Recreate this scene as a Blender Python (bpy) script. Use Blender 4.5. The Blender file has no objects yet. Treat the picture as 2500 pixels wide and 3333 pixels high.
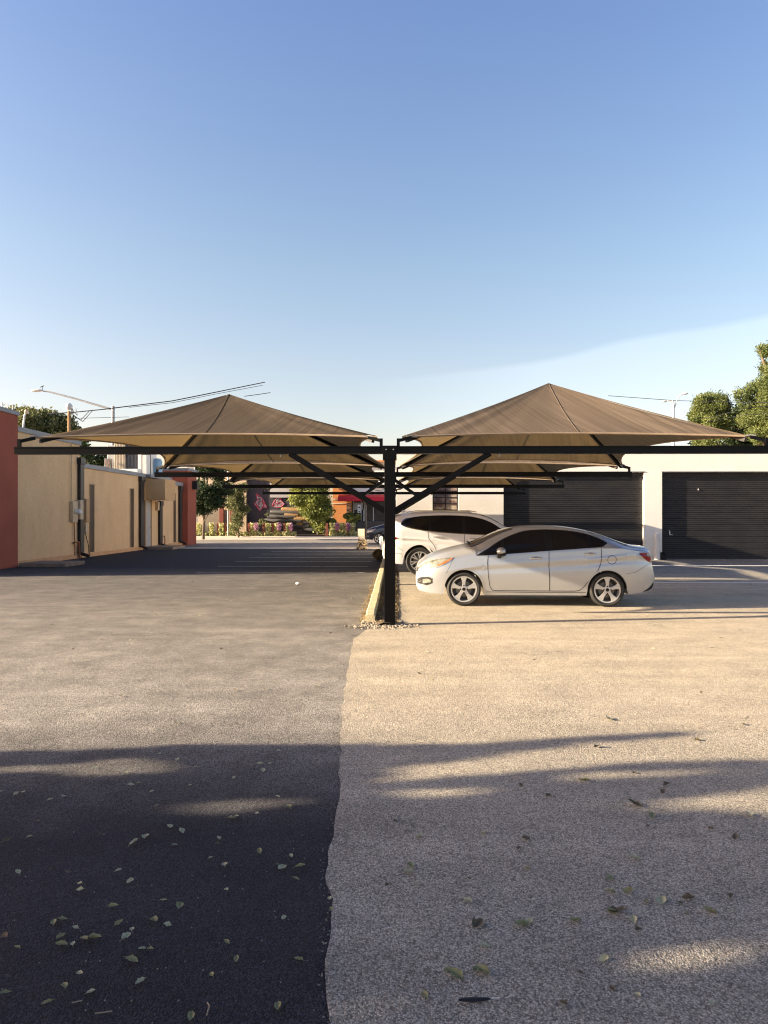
import bpy, math, random
import numpy as np
from math import sin, cos, tan, pi, radians, sqrt, atan, atan2
from mathutils import Vector, Matrix
random.seed(7); rng = np.random.default_rng(7)
scene = bpy.context.scene
COL = scene.collection
F = 2312.0; YAW = atan(38/F); HZ = 1680.0; CH = 1.65
BX = -0.09                       # the line of posts
BEAM_Y = [10.8, 17.1, 23.9, 31.0]
SUN_EL = radians(16.0); SUN_AZ = radians(9.0)   # sun low on the left, a little behind the camera

def W(px, py, Y):
    a = atan((px-1250)/F) - YAW
    X = Y*tan(a); d = -X*sin(YAW)+Y*cos(YAW)
    return (X, Y, CH+(HZ-py)/F*d)
def WX(px, Y): return W(px, HZ, Y)[0]
def GY(px, py, z=0.0):           # ground point under a picture point
    d = (CH-z)*F/(py-HZ); xc = (px-1250)/F*d
    return (xc*cos(YAW)-d*sin(YAW), xc*sin(YAW)+d*cos(YAW))
def XYx(px, X):                  # depth at which the plane X=const meets column px
    a = atan((px-1250)/F) - YAW
    return X/tan(a)
def ground_z(x, y):
    a = min(1, max(0, (y-21)/9)); b = min(1, max(0, (x-1.5)/4))
    a = a*a*(3-2*a); b = b*b*(3-2*b)
    return -0.25*a*b

# ------------------------------------------------------------------ materials
MATS = {}
def mat(name, c1, c2=None, rough=0.7, scale=4.0, bump=0.0, bscale=60.0, metal=0.0, coat=0.0,
        stretch=(1,1,1), fine=None, trans=0.0, spec=0.5, detail=6, lo=0.3, hi=0.7, emit=None, objc=True):
    if name in MATS: return MATS[name]
    m = bpy.data.materials.new(name); m.use_nodes = True
    nt = m.node_tree; N = nt.nodes; L = nt.links
    b = N['Principled BSDF']; out = N['Material Output']
    b.inputs['Roughness'].default_value = rough; b.inputs['Metallic'].default_value = metal
    b.inputs['Coat Weight'].default_value = coat; b.inputs['Coat Roughness'].default_value = 0.08
    b.inputs['Specular IOR Level'].default_value = spec
    tc = N.new('ShaderNodeTexCoord'); mp = N.new('ShaderNodeMapping'); mp.inputs['Scale'].default_value = stretch
    L.new(tc.outputs['Object'], mp.inputs['Vector'])
    c2 = c2 or tuple(v*0.82 for v in c1)
    n = N.new('ShaderNodeTexNoise'); n.inputs['Scale'].default_value = scale; n.inputs['Detail'].default_value = detail
    L.new(mp.outputs[0], n.inputs['Vector'])
    r = N.new('ShaderNodeValToRGB'); r.color_ramp.elements[0].position = lo; r.color_ramp.elements[1].position = hi
    r.color_ramp.elements[0].color = (*c2, 1); r.color_ramp.elements[1].color = (*c1, 1)
    L.new(n.outputs['Fac'], r.inputs['Fac'])
    last = r.outputs['Color']
    if fine:
        n2 = N.new('ShaderNodeTexNoise'); n2.inputs['Scale'].default_value = fine[0]; n2.inputs['Detail'].default_value = 3
        L.new(mp.outputs[0], n2.inputs['Vector'])
        mr = N.new('ShaderNodeMapRange'); mr.inputs[1].default_value = 0.3; mr.inputs[2].default_value = 0.7
        mr.inputs[3].default_value = 1-fine[1]; mr.inputs[4].default_value = 1+fine[1]
        L.new(n2.outputs['Fac'], mr.inputs[0])
        mx = N.new('ShaderNodeVectorMath'); mx.operation = 'SCALE'
        L.new(last, mx.inputs[0]); L.new(mr.outputs[0], mx.inputs['Scale']); last = mx.outputs[0]
    L.new(last, b.inputs['Base Color'])
    if bump:
        nb = N.new('ShaderNodeTexNoise'); nb.inputs['Scale'].default_value = bscale; nb.inputs['Detail'].default_value = 4
        L.new(mp.outputs[0], nb.inputs['Vector'])
        bp = N.new('ShaderNodeBump'); bp.inputs['Strength'].default_value = bump; bp.inputs['Distance'].default_value = 0.01
        L.new(nb.outputs['Fac'], bp.inputs['Height']); L.new(bp.outputs[0], b.inputs['Normal'])
    if trans:
        t = N.new('ShaderNodeBsdfTranslucent'); L.new(last, t.inputs['Color'])
        ms = N.new('ShaderNodeMixShader'); ms.inputs[0].default_value = trans
        L.new(b.outputs[0], ms.inputs[1]); L.new(t.outputs[0], ms.inputs[2]); L.new(ms.outputs[0], out.inputs['Surface'])
    MATS[name] = m
    return m

BLACK = mat('black_steel_paint', (0.0018,0.002,0.003), (0.001,0.001,0.0014), rough=0.35, spec=.14, scale=3, fine=(40,.3), bump=.05, bscale=25)
HARD = mat('galvanised_hardware', (0.45,0.45,0.45), (0.28,0.28,0.28), rough=0.4, metal=0.7, scale=20)
TAN = mat('tan_stucco', (0.69,0.47,0.265), (0.61,0.41,0.225), rough=0.92, stretch=(1,1,.45), scale=1.6, fine=(45,.13), bump=.6, bscale=55)
TAN2 = mat('tan_stucco_box', (0.52,0.34,0.18), (0.45,0.29,0.15), rough=0.92, scale=1.4, fine=(45,.13), bump=.5, bscale=55)
TANB = mat('tan_stucco_base', (0.62,0.36,0.19), (0.5,0.28,0.14), rough=0.92, scale=3, fine=(30,.15), bump=.4)
RED = mat('red_stucco', (0.33,0.085,0.05), (0.27,0.07,0.042), rough=0.9, scale=1.2, fine=(45,.12), bump=.5, bscale=55)
COPING = mat('grey_metal_coping', (0.24,0.25,0.27), (0.17,0.18,0.2), rough=0.5, scale=1.5, fine=(12,.08))
SLOT = mat('bronze_slot_glass', (0.085,0.055,0.035), (0.06,0.04,0.028), spec=.2, rough=0.5, scale=2)
DSP = mat('black_downspout', (0.012,0.012,0.016), None, rough=0.4, scale=8)
CREAM = mat('cream_stucco_wall', (0.84,0.80,0.74), (0.76,0.72,0.66), rough=0.9, scale=.9, fine=(22,.05), bump=.3, bscale=30)
ROLLD = mat('dark_roller_door', (0.030,0.028,0.028), (0.019,0.018,0.02), spec=.3, rough=0.42, scale=1.1, fine=(30,.2), stretch=(1,1,3))
CONC = mat('pale_concrete', (0.55,0.49,0.40), (0.42,0.37,0.30), rough=0.9, scale=1.6, fine=(60,.15), bump=.3)
KERBY = mat('worn_yellow_kerb_paint', (0.62,0.54,0.30), (0.45,0.40,0.27), rough=0.85, scale=5, fine=(50,.25), bump=.5, bscale=50)
LINE = mat('worn_white_line', (0.62,0.60,0.55), (0.25,0.24,0.23), rough=0.8, scale=6, fine=(80,.3), lo=.35, hi=.55)
DIRT = mat('dry_soil', (0.16,0.115,0.07), (0.09,0.065,0.04), rough=1, scale=8, fine=(60,.4), bump=1, bscale=40)
RUBBLE = mat('pale_gravel_stone', (0.40,0.34,0.26), (0.2,0.16,0.12), rough=.95, scale=14, bump=.3)
SILVER = mat('silver_car_paint', (0.44,0.455,0.48), (0.42,0.435,0.46), rough=0.30, metal=0.55, coat=0.6, scale=2, fine=(900,.04))
WHITEP = mat('white_car_paint', (0.68,0.685,0.69), (0.66,0.665,0.67), rough=0.3, coat=0.6, scale=2)
NAVYP = mat('navy_car_paint', (0.02,0.024,0.04), (0.016,0.018,0.03), rough=0.28, coat=0.7, scale=2)
GLASS = mat('tinted_car_glass', (0.012,0.012,0.014), (0.008,0.008,0.010), rough=0.06, scale=1.5, spec=.22)
GLASS2 = mat('windscreen_glass', (0.035,0.034,0.03), (0.02,0.02,0.02), rough=0.06, scale=1.5)
RUBBER = mat('tyre_rubber', (0.022,0.021,0.020), (0.014,0.014,0.014), rough=0.8, scale=10, bump=.1)
TRIM = mat('black_plastic_trim', (0.007,0.007,0.008), None, spec=.25, rough=0.5, scale=10)
RIM = mat('machined_alloy', (0.56,0.56,0.56), (0.48,0.48,0.48), rough=0.28, metal=0.6, scale=6)
RIMD = mat('dark_wheel_barrel', (0.03,0.03,0.032), (0.015,0.015,0.015), rough=0.5, metal=.3, scale=6)
CHROME = mat('chrome_trim', (0.75,0.75,0.75), (0.65,0.65,0.65), rough=0.15, metal=1, scale=5)
TAIL = mat('red_lamp_lens', (0.26,0.006,0.014), (0.14,0.003,0.008), rough=0.2, coat=.25, spec=.3, scale=18)
LENS = mat('clear_lamp_lens', (0.30,0.30,0.25), (0.10,0.10,0.08), rough=0.15, coat=.5, scale=14)
AMBER = mat('amber_lamp_lens', (0.62,0.15,0.02), (0.4,0.09,0.015), rough=0.25, coat=.4, scale=14)
GREYM = mat('grey_galvanised_pole', (0.42,0.43,0.44), (0.33,0.34,0.35), rough=0.5, metal=.3, scale=5)
WOODP = mat('weathered_timber', (0.40,0.24,0.11), (0.26,0.15,0.07), rough=.85, scale=5, stretch=(6,6,.6))
RUST = mat('rusty_pipe', (0.30,0.11,0.05), (0.18,0.07,0.035), rough=.8, scale=9)
BEIGE = mat('beige_painted_box', (0.55,0.42,0.28), (0.45,0.34,0.23), rough=.6, scale=6)
DOORG = mat('grey_steel_door', (0.36,0.34,0.33), (0.28,0.265,0.26), rough=.55, scale=3)
PURP = mat('plum_painted_wall', (0.045,0.037,0.052), (0.03,0.026,0.038), rough=.75, scale=1.2, fine=(14,.3))
DAPP = mat('tan_block_wall', (0.60,0.47,0.32), (0.45,0.35,0.24), rough=.9, scale=2, fine=(12,.2))
ORANGE = mat('orange_stucco', (0.66,0.27,0.085), (0.56,0.22,0.07), rough=.9, scale=1, fine=(20,.08))
CREAMT = mat('cream_trim', (0.75,0.66,0.5), None, rough=.8)
AWN = mat('red_awning_cloth', (0.62,0.02,0.035), (0.5,0.014,0.028), rough=.7, scale=2, stretch=(3,3,1))
SHOPW = mat('white_shop_fascia', (0.83,0.80,0.75), (0.78,0.75,0.7), rough=.7, scale=1)
SHOPG = mat('shop_window_glass', (0.035,0.045,0.055), (0.02,0.025,0.03), rough=.1, scale=2)
BLUEP = mat('blue_sign_paint', (0.05,0.16,0.55), None, rough=.5)
GREYS = mat('grey_sign_panel', (0.36,0.31,0.3), None, rough=.6)
BROWND = mat('brown_door', (0.2,0.12,0.075), None, rough=.6)
REDPOST = mat('redwood_post', (0.24,0.07,0.045), (0.16,0.045,0.03), rough=.85, scale=6)
PINK = mat('pink_mural_paint', (0.62,0.10,0.16), (0.42,0.04,0.10), rough=.7, scale=4)
PALEP = mat('pale_mural_paint', (0.62,0.58,0.60), (0.38,0.35,0.42), rough=.7, scale=7)
MAGENTA = mat('purple_petals', (0.32,0.06,0.22), (0.55,0.38,0.5), rough=.8, scale=9, trans=.3)
AMBW = mat('amber_board', (0.22,0.125,0.04), (0.15,0.085,0.03), rough=.7, scale=3)
DKW = mat('charcoal_board', (0.045,0.042,0.042), (0.03,0.028,0.028), rough=.6, scale=3)
STONE = mat('field_stone', (0.50,0.40,0.27), (0.25,0.19,0.12), rough=.95, scale=7, bump=.4)
GREENSIGN = mat('green_street_sign', (0.01,0.24,0.15), None, rough=.4)
RIBB = mat('beige_ribbed_metal', (0.58,0.50,0.38), (0.5,0.43,0.33), rough=.5, scale=2)
RIBG = mat('grey_ribbed_metal', (0.17,0.17,0.18), (0.13,0.13,0.14), rough=.5, scale=2)
WHITEM = mat('white_painted_metal', (0.75,0.74,0.72), None, rough=.5)
BLUEM = mat('blue_tarp', (0.26,0.42,0.58), None, rough=.6)
GREYWALL = mat('pale_grey_panel', (0.42,0.41,0.42), (0.36,0.35,0.36), rough=.8, scale=1)
WIRE = mat('black_cable', (0.02,0.025,0.035), None, rough=.6)
BARK = mat('tree_bark', (0.16,0.12,0.08), (0.09,0.065,0.045), rough=.95, scale=8, stretch=(3,3,.7), bump=.6)
ROOFM = mat('flat_roof_gravel', (0.35,0.33,0.3), None, rough=.95)
CURT = mat('window_blind_cloth', (0.42,0.36,0.29), (0.16,0.09,0.08), rough=.5, scale=3.2, lo=.42, hi=.6)
FEATHER = mat('black_feather', (0.008,0.008,0.010), None, rough=.6)
TWIGM = mat('dry_twig', (0.26,0.22,0.16), None, rough=.9)
def leafmat(name, c1, c2, scale=.8, tr=.35):
    return mat(name, c1, c2, rough=.65, scale=scale, trans=tr, detail=3, fine=(9,.35))
LG_DARK = leafmat('dark_green_leaf', (0.045,0.075,0.022), (0.022,0.042,0.014))
LG_MID = leafmat('mid_green_leaf', (0.10,0.125,0.030), (0.045,0.065,0.018))
LG_PINE = leafmat('pine_needle', (0.17,0.20,0.055), (0.07,0.10,0.028))
LG_OLIVE = leafmat('olive_green_leaf', (0.20,0.205,0.08), (0.08,0.095,0.036))
LG_YEL = leafmat('yellow_green_leaf', (0.27,0.29,0.07), (0.12,0.15,0.035))
LG_PALE = leafmat('pale_variegated_leaf', (0.80,0.74,0.42), (0.34,0.38,0.14), scale=6)
LG_DRY = leafmat('dry_brown_leaf', (0.13,0.085,0.03), (0.06,0.04,0.015), scale=8)

# fabric: streaked knitted shade cloth
def fabric(name, tint):
    m = bpy.data.materials.new(name); m.use_nodes = True
    nt = m.node_tree; N = nt.nodes; L = nt.links
    b = N['Principled BSDF']; b.inputs['Roughness'].default_value = .85; b.inputs['Specular IOR Level'].default_value = .15
    b.inputs['Sheen Weight'].default_value = .0
    uv = N.new('ShaderNodeUVMap'); uv.uv_map = 'UVMap'
    mp = N.new('ShaderNodeMapping'); mp.inputs['Scale'].default_value = (26, .55, 1); L.new(uv.outputs[0], mp.inputs[0])
    n = N.new('ShaderNodeTexNoise'); n.inputs['Scale'].default_value = 1; n.inputs['Detail'].default_value = 7; n.inputs['Roughness'].default_value = .62
    L.new(mp.outputs[0], n.inputs['Vector'])
    mp2 = N.new('ShaderNodeMapping'); mp2.inputs['Scale'].default_value = (3, .8, 1); L.new(uv.outputs[0], mp2.inputs[0])
    n2 = N.new('ShaderNodeTexNoise'); n2.inputs['Scale'].default_value = 1; n2.inputs['Detail'].default_value = 4
    L.new(mp2.outputs[0], n2.inputs['Vector'])
    ad = N.new('ShaderNodeMath'); ad.operation = 'MULTIPLY_ADD'; ad.inputs[1].default_value = .35
    L.new(n2.outputs[0], ad.inputs[0]); L.new(n.outputs[0], ad.inputs[2])
    r = N.new('ShaderNodeValToRGB')
    r.color_ramp.elements[0].position = .52; r.color_ramp.elements[1].position = .86
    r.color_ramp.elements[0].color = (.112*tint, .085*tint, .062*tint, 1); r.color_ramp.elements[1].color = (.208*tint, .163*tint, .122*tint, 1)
    L.new(ad.outputs[0], r.inputs[0]); L.new(r.outputs[0], b.inputs['Base Color'])
    bp = N.new('ShaderNodeBump'); bp.inputs['Strength'].default_value = .25; bp.inputs['Distance'].default_value = .01
    L.new(n.outputs[0], bp.inputs['Height']); L.new(bp.outputs[0], b.inputs['Normal'])
    t = N.new('ShaderNodeBsdfTranslucent'); t.inputs['Color'].default_value = (.58, .40, .18, 1)
    ms = N.new('ShaderNodeMixShader'); ms.inputs[0].default_value = .10
    L.new(b.outputs[0], ms.inputs[1]); L.new(t.outputs[0], ms.inputs[2]); L.new(ms.outputs[0], N['Material Output'].inputs[0])
    return m
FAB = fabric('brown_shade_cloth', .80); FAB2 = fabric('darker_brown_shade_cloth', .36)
HEM = mat('folded_cloth_hem', (0.30,0.225,0.155), (0.22,0.165,0.11), rough=.85, scale=6, trans=.1)

# ground
def groundmat(name, base, dark, agg_lo, agg_hi, rough=.85, patches=None, blotch=.25, bumps=.9, rot=None):
    m = bpy.data.materials.new(name); m.use_nodes = True
    nt = m.node_tree; N = nt.nodes; L = nt.links; b = N['Principled BSDF']
    b.inputs['Roughness'].default_value = rough; b.inputs['Specular IOR Level'].default_value = .3
    tc = N.new('ShaderNodeTexCoord'); co = tc.outputs['Object']
    def noise(s, d=4, ro=.55, st=None):
        n = N.new('ShaderNodeTexNoise'); n.inputs['Scale'].default_value = s; n.inputs['Detail'].default_value = d; n.inputs['Roughness'].default_value = ro
        if st:
            mp = N.new('ShaderNodeMapping'); mp.inputs['Scale'].default_value = st; L.new(co, mp.inputs[0]); L.new(mp.outputs[0], n.inputs['Vector'])
        else: L.new(co, n.inputs['Vector'])
        return n.outputs['Fac']
    def mrange(v, a, bb, c, d):
        r = N.new('ShaderNodeMapRange'); r.inputs[1].default_value = a; r.inputs[2].default_value = bb; r.inputs[3].default_value = c; r.inputs[4].default_value = d
        L.new(v, r.inputs[0]); return r.outputs[0]
    def mul(a, bv):
        x = N.new('ShaderNodeMath'); x.operation = 'MULTIPLY'; L.new(a, x.inputs[0]); L.new(bv, x.inputs[1]); return x.outputs[0]
    mix = N.new('ShaderNodeMix'); mix.data_type = 'RGBA'
    mix.inputs['A'].default_value = (*dark, 1); mix.inputs['B'].default_value = (*base, 1)
    fac = mrange(noise(.55, 5, .6), .33, .67, 0, 1)
    if patches: fac = patches(N, L, co, fac, mrange, noise)
    L.new(fac, mix.inputs['Factor'])
    # stones of the aggregate
    v = N.new('ShaderNodeTexVoronoi'); v.inputs['Scale'].default_value = 140; L.new(co, v.inputs['Vector'])
    vc = N.new('ShaderNodeSeparateColor'); L.new(v.outputs['Color'], vc.inputs[0])
    st = mrange(vc.outputs[0], 0, 1, agg_lo, agg_hi)
    v2 = N.new('ShaderNodeTexVoronoi'); v2.inputs['Scale'].default_value = 330; L.new(co, v2.inputs['Vector'])
    vc2 = N.new('ShaderNodeSeparateColor'); L.new(v2.outputs['Color'], vc2.inputs[0])
    st2 = mrange(vc2.outputs[1], 0, 1, .72, 1.28)
    gaps = mrange(v.outputs['Distance'], .15, .75, 1.12, .62)
    bl = mrange(noise(2.2, 6, .7), .3, .7, 1-blotch, 1+blotch)
    str_ = mrange(noise(1.0, 4, .6, (.35, 2.2, 1)), .3, .7, .88, 1.12)
    tot = mul(mul(mul(mul(st, st2), gaps), bl), str_)
    sc = N.new('ShaderNodeVectorMath'); sc.operation = 'SCALE'; L.new(mix.outputs['Result'], sc.inputs[0]); L.new(tot, sc.inputs['Scale'])
    stn = mrange(noise(.85, 6, .65), .64, .72, 1, .74)
    stk = mrange(noise(1.0, 5, .6, (.10, 2.6, 1)), .58, .72, 1, 1.16)
    sc0 = N.new('ShaderNodeVectorMath'); sc0.operation = 'SCALE'; L.new(sc.outputs[0], sc0.inputs[0]); L.new(mul(stn, stk), sc0.inputs['Scale']); sc = sc0
    # fine cracks
    cv = N.new('ShaderNodeTexVoronoi'); cv.feature = 'DISTANCE_TO_EDGE'; cv.inputs['Scale'].default_value = .42
    wn = N.new('ShaderNodeTexNoise'); wn.inputs['Scale'].default_value = 1.6; wn.inputs['Detail'].default_value = 6; L.new(co, wn.inputs['Vector'])
    wm = N.new('ShaderNodeVectorMath'); wm.operation = 'MULTIPLY_ADD'; wm.inputs[1].default_value = (1.3,)*3; L.new(wn.outputs['Color'], wm.inputs[0]); L.new(co, wm.inputs[2])
    L.new(wm.outputs[0], cv.inputs['Vector'])
    ck = mrange(cv.outputs['Distance'], .0, .0045, 0, 1)
    cg = mrange(noise(.5, 2), .50, .62, 1, 0)
    mxx = N.new('ShaderNodeMath'); mxx.operation = 'MAXIMUM'; L.new(ck, mxx.inputs[0]); L.new(cg, mxx.inputs[1])
    ckf = mrange(mxx.outputs[0], 0, 1, .45, 1)
    sc2 = N.new('ShaderNodeVectorMath'); sc2.operation = 'SCALE'; L.new(sc.outputs[0], sc2.inputs[0]); L.new(ckf, sc2.inputs['Scale'])
    L.new(sc2.outputs[0], b.inputs['Base Color'])
    bp = N.new('ShaderNodeBump'); bp.inputs['Strength'].default_value = bumps; bp.inputs['Distance'].default_value = .0035
    inv = mrange(v.outputs['Distance'], 0, .8, 1, 0); L.new(inv, bp.inputs['Height'])
    bp2 = N.new('ShaderNodeBump'); bp2.inputs['Strength'].default_value = .6; bp2.inputs['Distance'].default_value = .01
    L.new(noise(18, 4, .6), bp2.inputs['Height']); L.new(bp.outputs[0], bp2.inputs['Normal']); L.new(bp2.outputs[0], b.inputs['Normal'])
    return m
def left_sun_band(N, L, co, fac, mrange, noise):
    # light put into asphalt colour: sunlit middle paler, shaded foreground and far end darker
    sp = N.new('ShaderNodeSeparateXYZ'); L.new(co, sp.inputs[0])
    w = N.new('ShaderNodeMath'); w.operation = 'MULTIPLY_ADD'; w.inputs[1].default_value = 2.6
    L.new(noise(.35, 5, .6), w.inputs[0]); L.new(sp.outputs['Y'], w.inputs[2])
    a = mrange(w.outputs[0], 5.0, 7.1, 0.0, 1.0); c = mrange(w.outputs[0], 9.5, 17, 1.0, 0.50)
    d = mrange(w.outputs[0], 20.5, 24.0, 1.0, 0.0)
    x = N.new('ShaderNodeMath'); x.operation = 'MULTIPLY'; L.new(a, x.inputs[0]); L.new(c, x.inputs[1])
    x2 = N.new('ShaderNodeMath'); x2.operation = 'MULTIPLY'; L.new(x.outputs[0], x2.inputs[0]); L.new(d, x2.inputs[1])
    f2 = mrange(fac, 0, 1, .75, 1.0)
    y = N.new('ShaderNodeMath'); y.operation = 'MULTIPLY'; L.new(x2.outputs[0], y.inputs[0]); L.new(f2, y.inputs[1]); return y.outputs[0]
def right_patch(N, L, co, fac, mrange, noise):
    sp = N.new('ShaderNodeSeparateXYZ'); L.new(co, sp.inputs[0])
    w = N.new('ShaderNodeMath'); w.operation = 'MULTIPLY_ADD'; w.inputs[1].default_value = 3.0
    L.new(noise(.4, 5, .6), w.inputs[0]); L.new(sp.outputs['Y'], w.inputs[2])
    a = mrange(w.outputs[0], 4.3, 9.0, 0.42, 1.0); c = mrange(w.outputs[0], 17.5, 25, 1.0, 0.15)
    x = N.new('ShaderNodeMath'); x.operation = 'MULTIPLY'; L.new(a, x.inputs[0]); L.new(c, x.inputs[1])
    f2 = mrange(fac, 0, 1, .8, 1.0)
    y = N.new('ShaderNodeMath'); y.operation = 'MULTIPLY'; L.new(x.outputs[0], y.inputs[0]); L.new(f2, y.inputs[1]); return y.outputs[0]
ASPH = groundmat('dark_asphalt_painted_shade', (0.275,0.25,0.215), (0.021,0.021,0.028), .35, 1.9, patches=left_sun_band)
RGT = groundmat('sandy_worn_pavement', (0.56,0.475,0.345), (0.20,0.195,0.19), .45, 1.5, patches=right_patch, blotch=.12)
STREET = groundmat('pale_street_asphalt', (0.34,0.30,0.25), (0.28,0.25,0.21), .9, 1.1)
LAND = groundmat('dusty_ground', (0.34,0.28,0.2), (0.26,0.21,0.15), .8, 1.2)

# ------------------------------------------------------------------ mesh helpers
class MB:
    def __init__(s): s.v = []; s.f = []
    def add(s, vs, fs):
        o = len(s.v); s.v += [tuple(p) for p in vs]; s.f += [tuple(i+o for i in f) for f in fs]; return s
    def box(s, x0, x1, y0, y1, z0, z1):
        return s.add([(x0,y0,z0),(x1,y0,z0),(x1,y1,z0),(x0,y1,z0),(x0,y0,z1),(x1,y0,z1),(x1,y1,z1),(x0,y1,z1)],
                     [(0,3,2,1),(4,5,6,7),(0,1,5,4),(1,2,6,5),(2,3,7,6),(3,0,4,7)])
    def bar(s, a, b, w, h, up=(0,0,1)):
        a = Vector(a); b = Vector(b); d = (b-a).normalized(); u = Vector(up)
        sd = d.cross(u)
        if sd.length < 1e-4: sd = d.cross(Vector((0,1,0)))
        sd.normalize(); u = sd.cross(d); vs = []
        for p in (a, b):
            for i, j in ((-1,-1),(1,-1),(1,1),(-1,1)): vs.append(p+sd*(w/2*i)+u*(h/2*j))
        return s.add(vs, [(0,1,2,3),(7,6,5,4),(0,4,5,1),(1,5,6,2),(2,6,7,3),(3,7,4,0)])
    def tube(s, pts, r, n=8, cap=True):
        pts = [Vector(p) for p in pts]; rs = r if isinstance(r, (list, tuple)) else [r]*len(pts)
        base = len(s.v); prev = None
        for k, p in enumerate(pts):
            d = (pts[min(k+1, len(pts)-1)]-pts[max(k-1, 0)]).normalized()
            if prev is None:
                a = d.orthogonal().normalized()
            else:
                a = (prev-d*prev.dot(d)); a = a.normalized() if a.length > 1e-5 else d.orthogonal().normalized()
            prev = a; c = d.cross(a)
            for i in range(n):
                t = 2*pi*i/n; s.v.append(tuple(p+(a*cos(t)+c*sin(t))*rs[k]))
        for k in range(len(pts)-1):
            for i in range(n):
                j = (i+1) % n; s.f.append((base+k*n+i, base+k*n+j, base+(k+1)*n+j, base+(k+1)*n+i))
        if cap:
            s.f.append(tuple(base+i for i in reversed(range(n)))); s.f.append(tuple(base+(len(pts)-1)*n+i for i in range(n)))
        return s
    def prism(s, poly, axis, a, b):       # poly of 2D points, extruded along axis from a to b
        n = len(poly)
        def P(p, t): return {'x': (t, p[0], p[1]), 'y': (p[0], t, p[1]), 'z': (p[0], p[1], t)}[axis]
        o = len(s.v)
        s.v += [P(p, a) for p in poly]+[P(p, b) for p in poly]
        s.f.append(tuple(o+i for i in range(n))); s.f.append(tuple(o+n+i for i in reversed(range(n))))
        for i in range(n): j = (i+1) % n; s.f.append((o+i, o+n+i, o+n+j, o+j))
        return s
    def lathe(s, prof, n=32, axis='y', c=(0,0,0)):   # prof [(radius, along)]
        o = len(s.v)
        for r, t in prof:
            for i in range(n):
                a = 2*pi*i/n; u, v = r*cos(a), r*sin(a)
                s.v.append({'y': (c[0]+u, c[1]+t, c[2]+v), 'z': (c[0]+u, c[1]+v, c[2]+t), 'x': (c[0]+t, c[1]+u, c[2]+v)}[axis])
        for k in range(len(prof)-1):
            for i in range(n):
                j = (i+1) % n; s.f.append((o+k*n+i, o+k*n+j, o+(k+1)*n+j, o+(k+1)*n+i))
        return s
    def grid(s, rows):
        o = len(s.v); n = len(rows[0])
        for r in rows: s.v += [tuple(p) for p in r]
        for i in range(len(rows)-1):
            for j in range(n-1): s.f.append((o+i*n+j, o+i*n+j+1, o+(i+1)*n+j+1, o+(i+1)*n+j))
        return s
    def build(s, name, m, parent=None, smooth=False, bevel=0, solid=0, fixn=True):
        me = bpy.data.meshes.new(name); me.from_pydata(s.v, [], s.f); me.update()
        if fixn:
            import bmesh
            bm = bmesh.new(); bm.from_mesh(me); bmesh.ops.recalc_face_normals(bm, faces=bm.faces); bm.to_mesh(me); bm.free()
        o = bpy.data.objects.new(name, me); COL.objects.link(o); me.materials.append(m)
        if smooth:
            for p in me.polygons: p.use_smooth = True
            try: me.set_sharp_from_angle(angle=radians(38))
            except Exception: pass
        if solid:
            md = o.modifiers.new('s', 'SOLIDIFY'); md.thickness = solid; md.offset = 0
        if bevel:
            md = o.modifiers.new('b', 'BEVEL'); md.width = bevel; md.segments = 2; md.limit_method = 'ANGLE'
        if parent: o.parent = parent
        return o
def tag(o, label=None, cat=None, group=None, kind=None):
    if label: o['label'] = label
    if cat: o['category'] = cat
    if group: o['group'] = group
    if kind: o['kind'] = kind
    return o
def empty(name, loc=(0,0,0), label=None, cat=None, group=None, rz=0):
    o = bpy.data.objects.new(name, None); COL.objects.link(o); o.location = loc; o.rotation_euler = (0,0,rz); o.empty_display_size = .2
    return tag(o, label, cat, group)
def copy_tree(o, parent=None):
    c = o.copy(); COL.objects.link(c)
    if parent: c.parent = parent
    for ch in [x for x in bpy.data.objects if x.parent == o]: copy_tree(ch, c)
    return c
def quads_np(name, V, m, parent=None):   # V (n,k,3) one k-gon per leaf
    n, k = V.shape[:2]
    me = bpy.data.meshes.new(name); me.vertices.add(n*k); me.vertices.foreach_set('co', V.reshape(-1).astype(np.float32))
    me.loops.add(n*k); me.loops.foreach_set('vertex_index', np.arange(n*k, dtype=np.int32))
    me.polygons.add(n); me.polygons.foreach_set('loop_start', np.arange(0, n*k, k, dtype=np.int32))
    me.update(calc_edges=True); me.validate()
    o = bpy.data.objects.new(name, me); COL.objects.link(o); me.materials.append(m)
    if parent: o.parent = parent
    return o
def leaf_quads(C, size, flat=0.0, aspect=.55):
    n = len(C)
    d = rng.normal(size=(n,3)); d /= np.linalg.norm(d, axis=1)[:,None]
    e = rng.normal(size=(n,3)); e[:,2] *= (1-flat); e -= d*(e*d).sum(1)[:,None]; e /= np.linalg.norm(e, axis=1)[:,None]
    s = size*rng.uniform(.6, 1.3, n)[:,None]
    return np.stack([C-d*s*.5, C+e*s*aspect*.5-d*s*.05, C+d*s*.5, C-e*s*aspect*.5-d*s*.05], axis=1)

# ------------------------------------------------------------------ world, sun, camera
w = bpy.data.worlds.new('World'); scene.world = w; w.use_nodes = True
nt = w.node_tree; N = nt.nodes; L = nt.links
sky = N.new('ShaderNodeTexSky'); sky.sky_type = 'NISHITA'; sky.sun_disc = False
sky.sun_elevation = SUN_EL; sky.sun_rotation = radians(261); sky.air_density = 1.0; sky.dust_density = 1.6; sky.ozone_density = 2.2
bg = N['Background']; bg.inputs['Strength'].default_value = 0.062
hsv = N.new('ShaderNodeHueSaturation'); hsv.inputs['Saturation'].default_value = 1.1
L.new(sky.outputs[0], hsv.inputs['Color']); 
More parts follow.
